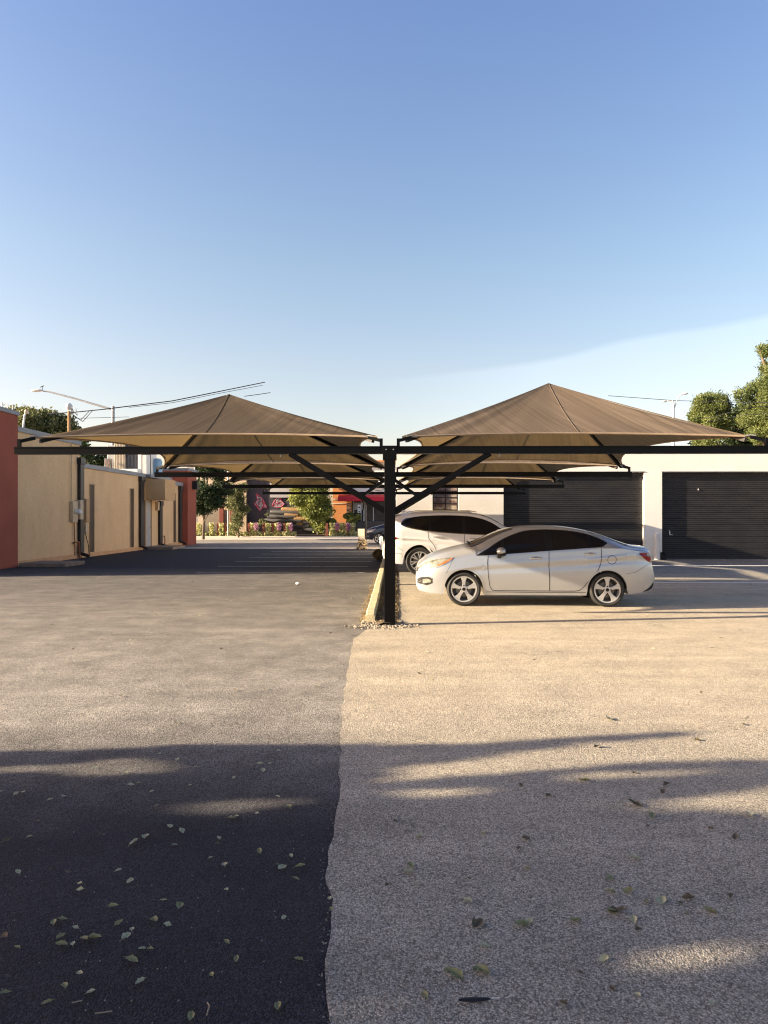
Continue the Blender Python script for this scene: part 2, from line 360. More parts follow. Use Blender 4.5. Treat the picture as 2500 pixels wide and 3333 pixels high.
# thin pale cloud sheet low in the sky on the right
tc = N.new('ShaderNodeTexCoord'); sp = N.new('ShaderNodeSeparateXYZ'); L.new(tc.outputs['Generated'], sp.inputs[0])
def mth(op, a, b=None, c=None):
    x = N.new('ShaderNodeMath'); x.operation = op
    for i, q in enumerate((a, b, c)):
        if q is None: continue
        if isinstance(q, (int, float)): x.inputs[i].default_value = q
        else: L.new(q, x.inputs[i])
    return x.outputs[0]
nz = N.new('ShaderNodeTexNoise'); nz.inputs['Scale'].default_value = 2.2; nz.inputs['Detail'].default_value = 2; L.new(tc.outputs['Generated'], nz.inputs['Vector'])
edge = mth('ADD', mth('MULTIPLY', sp.outputs['X'], .085), mth('MULTIPLY_ADD', nz.outputs['Fac'], .05, .172))
mk = N.new('ShaderNodeMapRange'); mk.inputs[1].default_value = -.004; mk.inputs[2].default_value = .004; mk.inputs[3].default_value = 1; mk.inputs[4].default_value = 0
L.new(mth('SUBTRACT', sp.outputs['Z'], edge), mk.inputs[0])
mk2 = N.new('ShaderNodeMapRange'); mk2.inputs[1].default_value = -.05; mk2.inputs[2].default_value = .2; L.new(sp.outputs['X'], mk2.inputs[0])
cm = N.new('ShaderNodeMix'); cm.data_type = 'RGBA'; L.new(mth('MULTIPLY', mth('MULTIPLY', mk.outputs[0], mk2.outputs[0]), .11), cm.inputs['Factor'])
CLOUDMIX = cm; cm.inputs['B'].default_value = (7, 7.6, 7.8, 1)
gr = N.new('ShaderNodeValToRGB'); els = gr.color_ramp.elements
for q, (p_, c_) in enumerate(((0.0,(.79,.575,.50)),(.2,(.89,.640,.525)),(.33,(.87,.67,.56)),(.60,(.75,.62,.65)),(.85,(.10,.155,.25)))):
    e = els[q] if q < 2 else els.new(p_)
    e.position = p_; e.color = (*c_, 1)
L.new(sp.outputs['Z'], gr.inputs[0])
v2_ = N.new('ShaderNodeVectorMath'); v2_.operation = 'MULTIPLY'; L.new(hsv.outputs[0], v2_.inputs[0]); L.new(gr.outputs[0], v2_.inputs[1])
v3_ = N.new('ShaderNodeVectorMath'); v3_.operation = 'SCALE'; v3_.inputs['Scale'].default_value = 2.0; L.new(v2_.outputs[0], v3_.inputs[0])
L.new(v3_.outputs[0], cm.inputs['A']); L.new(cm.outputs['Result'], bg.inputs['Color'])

sd = bpy.data.lights.new('sun', 'SUN'); sd.energy = 5.0; sd.angle = radians(.55); sd.color = (1.0, .83, .60)
so = bpy.data.objects.new('sun', sd); COL.objects.link(so)
ray = Vector((cos(SUN_AZ)*cos(SUN_EL), sin(SUN_AZ)*cos(SUN_EL), -sin(SUN_EL)))
so.rotation_euler = ray.to_track_quat('-Z', 'Y').to_euler(); so.location = (-30, -5, 20)

cd = bpy.data.cameras.new('camera'); cam = bpy.data.objects.new('camera', cd); COL.objects.link(cam)
cam.location = (0, 0, CH); cam.rotation_euler = (pi/2, 0, YAW)
cd.sensor_fit = 'VERTICAL'; cd.sensor_height = 36; cd.sensor_width = 27; cd.lens = F/3333*36; cd.shift_y = (HZ-1666.5)/3333
cd.clip_start = .05; cd.clip_end = 4000; scene.camera = cam
scene.render.resolution_x = 768; scene.render.resolution_y = 1024
scene.view_settings.view_transform = 'Standard'; scene.view_settings.look = 'None'; scene.view_settings.gamma = 1
scene.view_settings.exposure = 1.95

# ------------------------------------------------------------------ ground
def sheet(name, xf, ys, m, zoff, nx=2):
    rows = []
    for y in ys:
        x0, x1 = xf(y); rows.append([(x0+(x1-x0)*i/nx, y, ground_z(x0+(x1-x0)*i/nx, y)+zoff) for i in range(nx+1)])
    return tag(MB().grid(rows).build(name, m, fixn=False, smooth=False), kind='structure')
tag(MB().grid([[(x, y, -.30) for x in (-900, -60, 60, 900)] for y in (-300, -20, 100, 1800)]).build('ground', LAND, fixn=False), kind='structure')
_sp = [(1150,2080),(1128,2200),(1114,2300),(1108,2420),(1104,2601),(1090,2690),(1070,2752),(1064,2842),(1079,2925),(1077,2993),(1068,3053),(1064,3129),(1064,3242),(1074,3333)]
SEAM = [(-8,-.12)]+[(y, x) for x, y in sorted((GY(px, py) for px, py in _sp), key=lambda p: p[1])]+[(10.9,-.32),(34,-.32),(36,-.32)]
def seam(y):
    for (a, xa), (b, xb) in zip(SEAM, SEAM[1:]):
        if a <= y <= b: return xa+(xb-xa)*(y-a)/(b-a)+.004*sin(y*9.1)+.003*sin(y*23)+.006*sin(y*171.3)*sin(y*57.7)
    return -.32
ysf = [-8+.0*i for i in range(1)]+list(np.arange(-7.5, 1.5, .5))+list(np.arange(1.5, 11, .06))+list(np.arange(11, 36.01, .5))
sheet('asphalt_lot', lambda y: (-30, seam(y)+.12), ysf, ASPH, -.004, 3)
sheet('paved_lot', lambda y: (seam(y), 30), ysf, RGT, .0, 48)
tag(MB().box(-120, 120, 36.03, 37.2, -.32, .006).build('gutter_apron', CONC, bevel=.01), kind='structure')
tag(MB().box(-120, 120, 37.22, 50.5, -.42, -.06).build('street', STREET), kind='structure')
tag(MB().box(-120, 120, 50.52, 56.2, -.42, -.02).build('far_pavement', CONC, bevel=.02), kind='structure')
tag(MB().box(-120, 120, 56.22, 56.5, -.42, .05).build('planter_kerb', mat('white_planter_kerb', (.72,.66,.56)), bevel=.02), kind='structure')
tag(MB().box(-120, 120, 56.52, 57.55, -.42, .0).box(-120, 120, 57.56, 90, -.42, .13).build('planting_ground', DIRT), kind='structure')
# painted stall lines: left bays and right bays
lm = MB()
for Y in (20.75, 23.3, 25.8, 28.3, 30.8, 33.2):
    rows = [[(x, Y+dy, .002+ground_z(x, Y)) for x in np.linspace(-5.85, -.9, 6)] for dy in (-.05, .05)]; lm.grid(rows)
tag(lm.build('stall_lines', LINE, fixn=False), kind='structure')
lm = MB()
for Y in (17.7, 25.8):
    rows = [[(x, Y+dy, .006+ground_z(x, Y)) for x in np.linspace(5.0, 13.5, 20)] for dy in (-.065*Y/17, .065*Y/17)]; lm.grid(rows)
tag(lm.build('bay_lines', mat('fresh_white_line', (.86,.84,.80), (.7,.68,.65), scale=8), fixn=False), kind='structure')

# planting strip between the two lots
st = MB()
rows = []
for y in np.arange(10.7, 31.5, .15):
    rows.append([(x, y, .0+(.05*sin(pi*(x+.32)/.38) if 0 < x+.32 < .38 else 0)+random.uniform(-.006, .012)) for x in (-.32, -.26, -.18, -.1, -.02, .06)])
st.grid(rows); o = st.build('soil_strip', DIRT, fixn=False, smooth=True); tag(o, kind='structure')
kerb = MB(); y = 11.0; k = 0
kr = []
for i, y in enumerate(np.arange(11.0, 31.5, .25)):
    j = random.uniform(-.006, .006); x0 = -.475+j; x1 = -.325+j; h = .125+random.uniform(-.005, .005)
    kr.append([(x0, y, -.02), (x0+.006, y, h-.02), (x0+.022, y, h), (x1-.02, y, h), (x1, y, h-.02), (x1, y, -.02)])
kerb.grid(kr); n = len(kerb.v)
kerb.f.append((5,4,3,2,1,0)); kerb.f.append(tuple(range(n-6, n)))
tag(kerb.build('kerb', KERBY, smooth=True), 'long pale yellow painted kerb running back beside the black posts', 'kerb')
# rubble at the foot of the first post and leaf litter
def stones(name, pts, m, label, lo=.012, hi=.04):
    V = []; Fc = []
    for (x, y, z) in pts:
        r = random.uniform(lo, hi); o = len(V); n = 6
        a0 = random.uniform(0, 6)
        for (zz, rr) in ((-.3, .8), (.25, 1.0), (.75, .55)):
            for i in range(n):
                a = a0+2*pi*i/n; q = r*rr*random.uniform(.8, 1.15); V.append((x+q*cos(a), y+q*sin(a), z+r*zz*.8))
        for q in range(2):
            for i in range(n): jj = (i+1) % n; Fc.append((o+q*n+i, o+q*n+jj, o+(q+1)*n+jj, o+(q+1)*n+i))
        Fc.append(tuple(o+2*n+i for i in range(n)))
    b = MB(); b.add(V, Fc); return tag(b.build(name, m), label, kind='stuff', cat='gravel')
pts = []
for i in range(250):
    a = random.gauss(0, 1); b = random.gauss(0, 1)
    x = -.15+.24*a; y = 10.62+.10*b
    if x > .42: continue
    pts.append((x, y, .004))
for i in range(200): pts.append((random.uniform(-.52, .12), random.gauss(10.95, .15), .012))
stones('post_rubble', pts, RUBBLE, 'pale stones crumbled round the foot of the nearest black post', lo=.008, hi=.024)
pts = []
for i in range(420):
    y = 2.2+9*random.random()**1.6; pts.append((seam(y)+random.gauss(0, .02), y, .003))
for i in range(1100):
    y = 2.2+16*random.random()**1.5; x = random.uniform(-.62, .62)*y; pts.append((x, y, .003))
stones('loose_grit', pts, mat('grit_stone', (.26,.24,.21), (.09,.085,.08), rough=.95, scale=9), 'loose grit scattered over the asphalt and along the seam', lo=.0018, hi=.0042)
V = []
for i in range(1500):
    y = 10.8+abs(random.gauss(0, 1))*5
    side = random.random()
    x = random.uniform(-.32, .05) if side < .55 else -.48-abs(random.gauss(0, .06))
    V.append((x, y, .03 if side < .55 else .006))
q = leaf_quads(np.array(V), .05, aspect=.6); q[:,:,2] = np.array(V)[:,2][:,None]+(q[:,:,2]-np.array(V)[:,2][:,None])*.35+.01
tag(quads_np('leaf_litter', q, leafmat('straw_litter', (.36,.27,.12), (.16,.11,.05), 30)), 'dry leaf litter gathered along both sides of the yellow kerb', 'leaf litter', kind='stuff')
# dark dry shrub by far kerb
def blob_leaves(cs, n, size):   # cs: list of (center, radii)
    vol = np.array([r[0]*r[1]*r[2] for _, r in cs]); idx = rng.choice(len(cs), n, p=vol/vol.sum())
    C = np.array([c for c, _ in cs])[idx]; R = np.array([r for _, r in cs])[idx]
    d = rng.normal(size=(n,3)); d /= np.linalg.norm(d, axis=1)[:,None]
    rr = rng.uniform(.35, 1.0, n)**(1/2.2)
    return C+d*R*rr[:,None]

# ------------------------------------------------------------------ steel frames
SX = 5.73
def make_frame(Y, label):
    r = empty('carport_frame', (BX, Y, 0), label, 'carport frame', 'black steel frames of the carport')
    zb, zt = 2.60, 2.705
    MB().box(-.082, .082, -.082, .082, -.05, 2.597).build('post', BLACK, r, bevel=.006)
    b = MB(); b.box(-.125, .125, -.014, .014, -.003, .012)
    for s in (-1, 1):
        bm = MB().box(min(s*.105, s*SX), max(s*.105, s*SX), -.055, .055, zb, zt)
        bm.box(min(s*.105, s*SX), max(s*.105, s*SX), -.062, .062, zt-.012, zt+.004)
        bm.box(min(s*.105, s*SX), max(s*.105, s*SX), -.062, .062, zb-.004, zb+.008)
        bo = bm.build('beam', BLACK, r)
        a = Vector((s*.06, 0, 1.72)); c = Vector((s*1.52, 0, 2.60))
        MB().bar(a, c, .085, .10, up=(0,1,0)).build('brace', BLACK, r, bevel=.004)
        if Y == BEAM_Y[0]: MB().bar((s*.075, 0, 2.20), (s*.40, 0, 1.97), .10, .045, up=(0,0,1)).build('gusset_bar', BLACK, r)
        for xx in (s*SX - s*.05, s*.13):
            stb = MB().box(xx-.024, xx+.024, -.024, .024, zt+.004, 2.83)
            so_ = stb.build('stub', BLACK, r)
            inward = -s if abs(xx) > 3 else s
            for dy in (-1, 1):
                if (dy < 0 and Y == BEAM_Y[0]) or (dy > 0 and Y == BEAM_Y[-1]): continue
                h = MB().bar((xx, dy*.02, 2.80), (xx+inward*.20, dy*.09, 2.855), .035, .05)
                h.build('corner_arm', BLACK, r)
                h = MB().tube([(xx+inward*.13, dy*.05, 2.872), (xx+inward*.20, dy*.08, 2.885), (xx+inward*.28, dy*.11, 2.868)], .011, 6)
                h.build('shackle', HARD, r)
        # bolts under the brace head
        MB().tube([(s*1.66, 0, 2.60), (s*1.66, 0, 2.555)], .014, 6).build('bolt', HARD, r)
    cp = MB().box(-.105, .105, -.09, .09, 2.50, 2.715); cp.build('cap_bracket', BLACK, r, bevel=.004)
    for s in (-1, 1): MB().tube([(s*.055, -.088, 2.655), (s*.055, -.098, 2.655)], .011, 8).build('bolt', HARD, r)
    bp = MB().box(-.15, .15, -.15, .15, -.01, .022); bp.build('base_plate', BLACK, r, bevel=.003)
    return r
names = ['nearest of the black steel carport frames, its post rising beside the yellow kerb',
         'second black steel carport frame, just behind the parked silver sedan',
         'third black steel carport frame, behind the white family car',
         'farthest black steel carport frame, in front of the cream garage wall']
for Y, nm in zip(BEAM_Y, names): make_frame(Y, nm)

# ------------------------------------------------------------------ shade canopies
def make_canopy(side, i, label):
    y0, y1 = BEAM_Y[i]+.10, BEAM_Y[i+1]-.10
    xo = BX+side*(SX-.24); xi = BX+side*.20
    zc = 2.865
    depth = y1-y0
    if side < 0: ap = Vector((-3.14, y0+depth*.40, 3.95))
    else: ap = Vector((2.95, y0+depth*.47, 4.22))
    r = empty('shade_canopy', (ap.x, ap.y, 0), label, 'shade canopy', 'brown cloth shade canopies')
    base = Vector((ap.x, ap.y, 0))
    xl, xr = (xo, xi) if side < 0 else (xi, xo)
    C = [Vector((xl,y0,zc)), Vector((xr,y0,zc)), Vector((xr,y1,zc)), Vector((xl,y1,zc))]
    inw = [Vector((0,1,0)), Vector((-1,0,0)), Vector((0,-1,0)), Vector((1,0,0))]
    me = MB(); uvs = []
    nt_, ns = 40, 16
    def hem(k, t):
        a, b = C[k], C[(k+1) % 4]; c = (4*t*(1-t))
        c2 = c
        bow = .42 if k % 2 == 0 else (.64 if (k == 3) == (side < 0) else .40)
        rise = .10 if k % 2 == 0 else .13
        return a.lerp(b, t)+inw[k]*(bow*c2)+Vector((0,0,rise*c2))
    for k in range(4):
        rows = []
        for s_ in range(ns+1):
            s = s_/ns; row = []
            for j in range(nt_+1):
                t = j/nt_; h = hem(k, t); p = h.lerp(ap, s)
                p.z -= 4*t*(1-t)*s*(1-s)*.16
                p.z -= .12*s*(1-s)
                e_ = (abs(t-.5)*2)**2.2*(1-s)**1.5
                p.z += .020*e_*sin(t*61+k*2+side)+.006*(1-s)*sin(t*23+i)
                row.append(p-base)
            rows.append(row)
        me.grid(rows)
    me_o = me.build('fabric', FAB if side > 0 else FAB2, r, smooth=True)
    md = me_o.data; uvl = md.uv_layers.new(name='UVMap')
    for p in md.polygons:
        for li in p.loop_indices:
            v = md.vertices[md.loops[li].vertex_index].co
            n = p.normal
            if abs(n.y) >= abs(n.x): u = v.x - (side*-1)*v.z*.75; vv = v.z
            else: u = v.y; vv = v.z
            uvl.data[li].uv = (u+11, vv+7)
    import bmesh
    bm = bmesh.new(); bm.from_mesh(md); bmesh.ops.remove_doubles(bm, verts=bm.verts, dist=.0005); bm.to_mesh(md); bm.free()
    # rolled hem with cable
    h = MB(); pts = []
    for k in range(4): pts += [hem(k, j/24)-base for j in range(24)]
    pts.append(pts[0]); h.tube(pts, .016, 6, cap=False); h.build('hem', HEM, r, smooth=True)
    # seams front and back mid panel
    for k in (0, 2):
        s_ = MB(); pts = []
        for q in range(11):
            s = q/10; p = hem(k, (.5+.03*side) if k == 0 else .5).lerp(ap, s); p.z -= s*(1-s)*(.16+.12); p.z += .006; pts.append(p-base)
        s_.tube(pts, .0045, 5); s_.build('seam', mat('dark_seam_stitching', (.13,.10,.07), None, rough=.9), r)
    # hip rafters
    for k in range(4):
        c = C[k]; d = (ap-c)
        a = c+d*.02; b = c+d*.975
        off = Vector((0,0,-.075))
        MB().bar(a+off-base, b+off-base, .06, .06).build('rafter', BLACK, r)
    MB().tube([(0,0,ap.z-.16), (0,0,ap.z-.03)], .07, 12).build('apex_hub', BLACK, r)
    return r
for i, nm in enumerate(['nearest brown cloth canopy on the left, over the dark asphalt',
                        'middle brown cloth canopy of the three on the left side',
                        'farthest brown cloth canopy of the three on the left side']): make_canopy(-1, i, nm)
for i, nm in enumerate(['nearest brown cloth canopy on the right, above the silver sedan',
                        'middle brown cloth canopy on the right, above the white family car',
                        'farthest brown cloth canopy on the right, by the cream garage wall']): make_canopy(1, i, nm)

# ------------------------------------------------------------------ cars
def interp(pts, x):
    if x <= pts[0][0]: return pts[0][1]
    for i in range(len(pts)-1):
        (a, fa), (b, fb) = pts[i], pts[i+1]
        if x <= b:
            # monotone-ish hermite
            def sl(j):
                if j <= 0 or j >= len(pts)-1: 
                    j2 = min(max(j, 0), len(pts)-2); return (pts[j2+1][1]-pts[j2][1])/(pts[j2+1][0]-pts[j2][0])
                d0 = (pts[j][1]-pts[j-1][1])/(pts[j][0]-pts[j-1][0]); d1 = (pts[j+1][1]-pts[j][1])/(pts[j+1][0]-pts[j][0])
                return 0 if d0*d1 <= 0 else 2*d0*d1/(d0+d1)
            h = b-a; t = (x-a)/h; m0, m1 = sl(i)*h, sl(i+1)*h
            return (2*t**3-3*t*t+1)*fa+(t**3-2*t*t+t)*m0+(-2*t**3+3*t*t)*fb+(t**3-t*t)*m1
    return pts[-1][1]
class Car:
    def __init__(s, **k): s.__dict__.update(k)
    def top(s, x): return interp(s.tops, x)
    def bot(s, x):
        z = interp(s.bots, x)
        for xc in s.wheels:
            d = abs(x-xc)
            if d < s.arch: z = max(z, s.wz+sqrt(s.arch**2-d*d))
        return z
    def wsc(s, x):
        q = 1.0
        if x < s.nf: q = min(q, (1-((s.nf-x)/s.nf)**2.4*(1-s.wf)))
        if x > s.L-s.nr: q = min(q, (1-((x-s.L+s.nr)/s.nr)**2.4*(1-s.wr)))
        return q
    def ring(s, x):
        zt = s.top(x); zb = min(s.bot(x), zt-.04); q = s.wsc(x)
        ze = min(interp(s.edges, x), zt-.012); zs = min(interp(s.belts, x), ze-.01)
        we = interp(s.wedge, x)*q; W0 = s.W*q
        P = [(0, zb), (W0*.55, zb), (W0*.90, zb)]
        def yl(z):
            t = (z-.18)/(s.zmax-.18)
            if z <= s.zmax: return W0*(.925+.075*sin(min(max(t, 0), 1)*pi/2))
            return W0*(1-.035*((z-s.zmax)/max(.01, (zs-s.zmax)))**1.6) if zs > s.zmax else W0
        n = 18
        for i in range(n+1):
            z = zb+(zs-zb)*i/n; y = yl(z)
            cr = interp(s.crease, x)
            k_c = min(1, max(0, (x-.55)/.6)); y += k_c*(.014*math.exp(-((z-cr)/.028)**2)-.014*math.exp(-((z-cr+.08)/.045)**2))
            P.append((y, z))
        yb = P[-1][0]
        m = 10
        for i in range(1, m+1):
            t = i/m; P.append((yb+(we-yb)*t+.02*sin(pi*t)-(.012*min(1, t*6) if s.gh(x) else 0), zs+(ze-zs)*t))
        yt = P[-1][0]; m = 12
        for i in range(1, m+1):
            a = (i/m)*pi/2; P.append((yt*cos(a)**.75 if i < m else 0, ze+(zt-ze)*sin(a)))
        return P
    def gh(s, x): return s.g0 < x < s.g1
    def sy(s, x, z):
        P = s.ring(x); q = P[3:]
        for (a, b) in zip(q, q[1:]):
            if a[1] <= z <= b[1]+1e-9: t = (z-a[1])/max(1e-6, b[1]-a[1]); return a[0]+(b[0]-a[0])*t
        return q[0][0] if z < q[0][1] else q[-6][0]
    def panel(s, xs, lo, hi, off, nz=8, sides=(-1,1)):
        out = Multi()
        for sd in sides:
            rows = []
            for x in xs:
                z0, z1 = lo(x), hi(x)
                rows.append([(x, sd*(s.sy(x, z0+(z1-z0)*j/nz)+off), z0+(z1-z0)*j/nz) for j in range(nz+1)])
            out.m.append(MB().grid(rows))
        return out
    def strip(s, pts, w, off, sides=(-1,1), closed=False):
        out = Multi(); pts = [Vector((p[0], p[1])) for p in pts]; n = len(pts)
        for sd in sides:
            rows = []
            for i, p in enumerate(pts):
                if closed: d = pts[(i+1) % (n-1)]-pts[(i-1) % (n-1)]
                else: d = pts[min(i+1, n-1)]-pts[max(i-1, 0)]
                d.normalize(); nn = Vector((-d.y, d.x))*w/2
                rows.append([(q.x, sd*(s.sy(q.x, q.y)+off), q.y) for q in (p-nn, p, p+nn)])
            out.m.append(MB().grid(rows))
        return out
class Multi:
    def __init__(s): s.m = []
    def build(s, name, m, parent=None, **k):
        ps = parent if isinstance(parent, list) else [parent]*len(s.m)
        return [b.build(name, m, p, **k) for b, p in zip(s.m, ps)]
def lin(pts):
    def f(x):
        if x <= pts[0][0]: return pts[0][1]
        for (a, fa), (b, fb) in zip(pts, pts[1:]):
            if x <= b: return fa+(fb-fa)*(x-a)/(b-a)
        return pts[-1][1]
    return f
def smo(pts): return lambda x: interp(pts, x)
def arange(a, b, n): return [a+(b-a)*i/(n-1) for i in range(n)]
def dense(pts, n=12):
    o = []
    for a, b in zip(pts, pts[1:]):
        for i in range(n): t = i/n; o.append((a[0]+(b[0]-a[0])*t, a[1]+(b[1]-a[1])*t))
    o.append(pts[-1]); return o
def car_body(c, paint, root):
    xs = sorted(set([0, .004, .012, .025, .045, .07, .1]+arange(.13, c.L-.13, 150)+[c.L-.1, c.L-.07, c.L-.045, c.L-.025, c.L-.012, c.L-.004, c.L]+
        [xc+c.arch*cos(a)*.9999 for xc in c.wheels for a in arange(0, pi, 33)]))
    rows = []
    for x in xs:
        P = c.ring(x); full = [(x, y, z) for y, z in P]+[(x, -y, z) for y, z in reversed(P[1:-1])]
        full.append(full[0]); rows.append(full)
    b = MB().grid(rows)
    n = len(rows[0]); b.f.append(tuple(range(n-1))); o = (len(rows)-1)*n; b.f.append(tuple(o+i for i in reversed(range(n-1))))
    ob = b.build('body', paint, root, smooth=True)
    me = ob.data; me.materials.append(TRIM)
    for p in me.polygons:
        if p.normal.z < -.35 and p.center.z < c.wz+c.arch+.02 and abs(p.center.y) < c.W*.9: p.material_index = 1
        if any(abs(p.center.x-xc) < c.arch and p.center.z < c.wz+c.arch+.01 and abs(p.center.y) < c.W*.89 for xc in c.wheels): p.material_index = 1
    return ob
def wheel(root, x, y, R, rw, sgn, style, rimr):
    w_ = bpy.data.objects.new('wheel', None); COL.objects.link(w_); w_.parent = root; w_.location = (x, y, R); w_.empty_display_size = .1
    t = MB(); wd = .2
    pr = [(rimr, 0), (rimr+.012, -.004), (R-.035, -.012), (R-.012, .004), (R, .03), (R, wd-.03), (R-.012, wd-.004), (rimr+.02, wd), (rimr, wd)]
    pr = [(r, a*1.0) for r, a in pr]
    t.lathe([(r, sgn*a) for r, a in pr], 56); t.build('tyre', RUBBER, w_, smooth=True)
    # rim parts, face at a=0 outward (sgn*a inward)
    ring = MB().lathe([(rimr+.004, sgn*.004), (rimr+.002, -sgn*.004), (rimr-.018, -sgn*.002), (rimr-.022, sgn*.02), (rimr-.03, sgn*.09)], 56)
    ring.build('rim', RIM, w_, smooth=True)
    MB().lathe([(rimr-.006, sgn*.10), (.001, sgn*.10)], 40).build('barrel', RIMD, w_)
    MB().lathe([(rimr*.62, sgn*.075), (.03, sgn*.075), (.03, sgn*.08), (rimr*.62, sgn*.085)], 40).build('brake_disc', mat('brake_steel', (.16,.15,.14), None, metal=.6, rough=.5), w_)
    sp = MB()
    if style == 'five':
        for k in range(5):
            a = pi/2+k*2*pi/5
            r1 = rimr-.012
            prof = [(.035, -.036), (.09, -.026), (.15, -.034), (r1-.03, -.050), (r1, -.062), (r1, .062), (r1-.03, .050), (.15, .034), (.09, .026), (.035, .036)]
            pts = [(r*cos(a)-w*sin(a), r*sin(a)+w*cos(a)) for r, w in prof]
            sp.prism(pts, 'y', -sgn*.001, sgn*.028)
    else:
        for k in range(7):
            for d in (-.14, .14):
                a = pi/2+k*2*pi/7; r1 = rimr-.012
                p0 = (.05*cos(a), .05*sin(a)); p1 = (r1*.55*cos(a+d*.6), r1*.55*sin(a+d*.6)); p2 = (r1*cos(a+d*1.35), r1*sin(a+d*1.35))
                for (u, v, w0, w1) in ((p0, p1, .016, .013), (p1, p2, .013, .017)):
                    dx, dy = v[0]-u[0], v[1]-u[1]; l = sqrt(dx*dx+dy*dy); nx, ny = -dy/l, dx/l
                    sp.prism([(u[0]-nx*w0, u[1]-ny*w0), (v[0]-nx*w1, v[1]-ny*w1), (v[0]+nx*w1, v[1]+ny*w1), (u[0]+nx*w0, u[1]+ny*w0)], 'y', -sgn*.001, sgn*.03)
    sp.build('spokes', RIM, w_, bevel=.004)
    MB().lathe([(.06, sgn*.02), (.058, -sgn*.004), (.034, -sgn*.006), (.001, -sgn*.006)], 24).build('hub', RIM, w_, smooth=True)
    MB().lathe([(.031, -sgn*.004), (.029, -sgn*.012), (.001, -sgn*.013)], 20).build('hub_cap', TRIM, w_, smooth=True)
    nl = 4 if style == 'five' else 6
    for k in range(nl):
        a = pi/2+k*2*pi/nl; lg = MB().lathe([(.0095, .0), (.0095, -sgn*.016), (.001, -sgn*.017)], 10, c=(.062*cos(a), 0, .062*sin(a)))
        lg.lathe([(.014, 0), (.014, -sgn*.004), (.0095, -sgn*.0045)], 10, c=(.062*cos(a), 0, .062*sin(a)))
        lg.build('lug_nut', TRIM, w_)
    return w_
def ellipsoid(c, r, n=20, m=12, cut=None):
    b = MB(); rows = []
    for i in range(m+1):
        t = -pi/2+pi*i/m; rows.append([(c[0]+r[0]*cos(t)*cos(2*pi*j/n), c[1]+r[1]*cos(t)*sin(2*pi*j/n), c[2]+r[2]*sin(t)) for j in range(n+1)])
    return b.grid(rows)

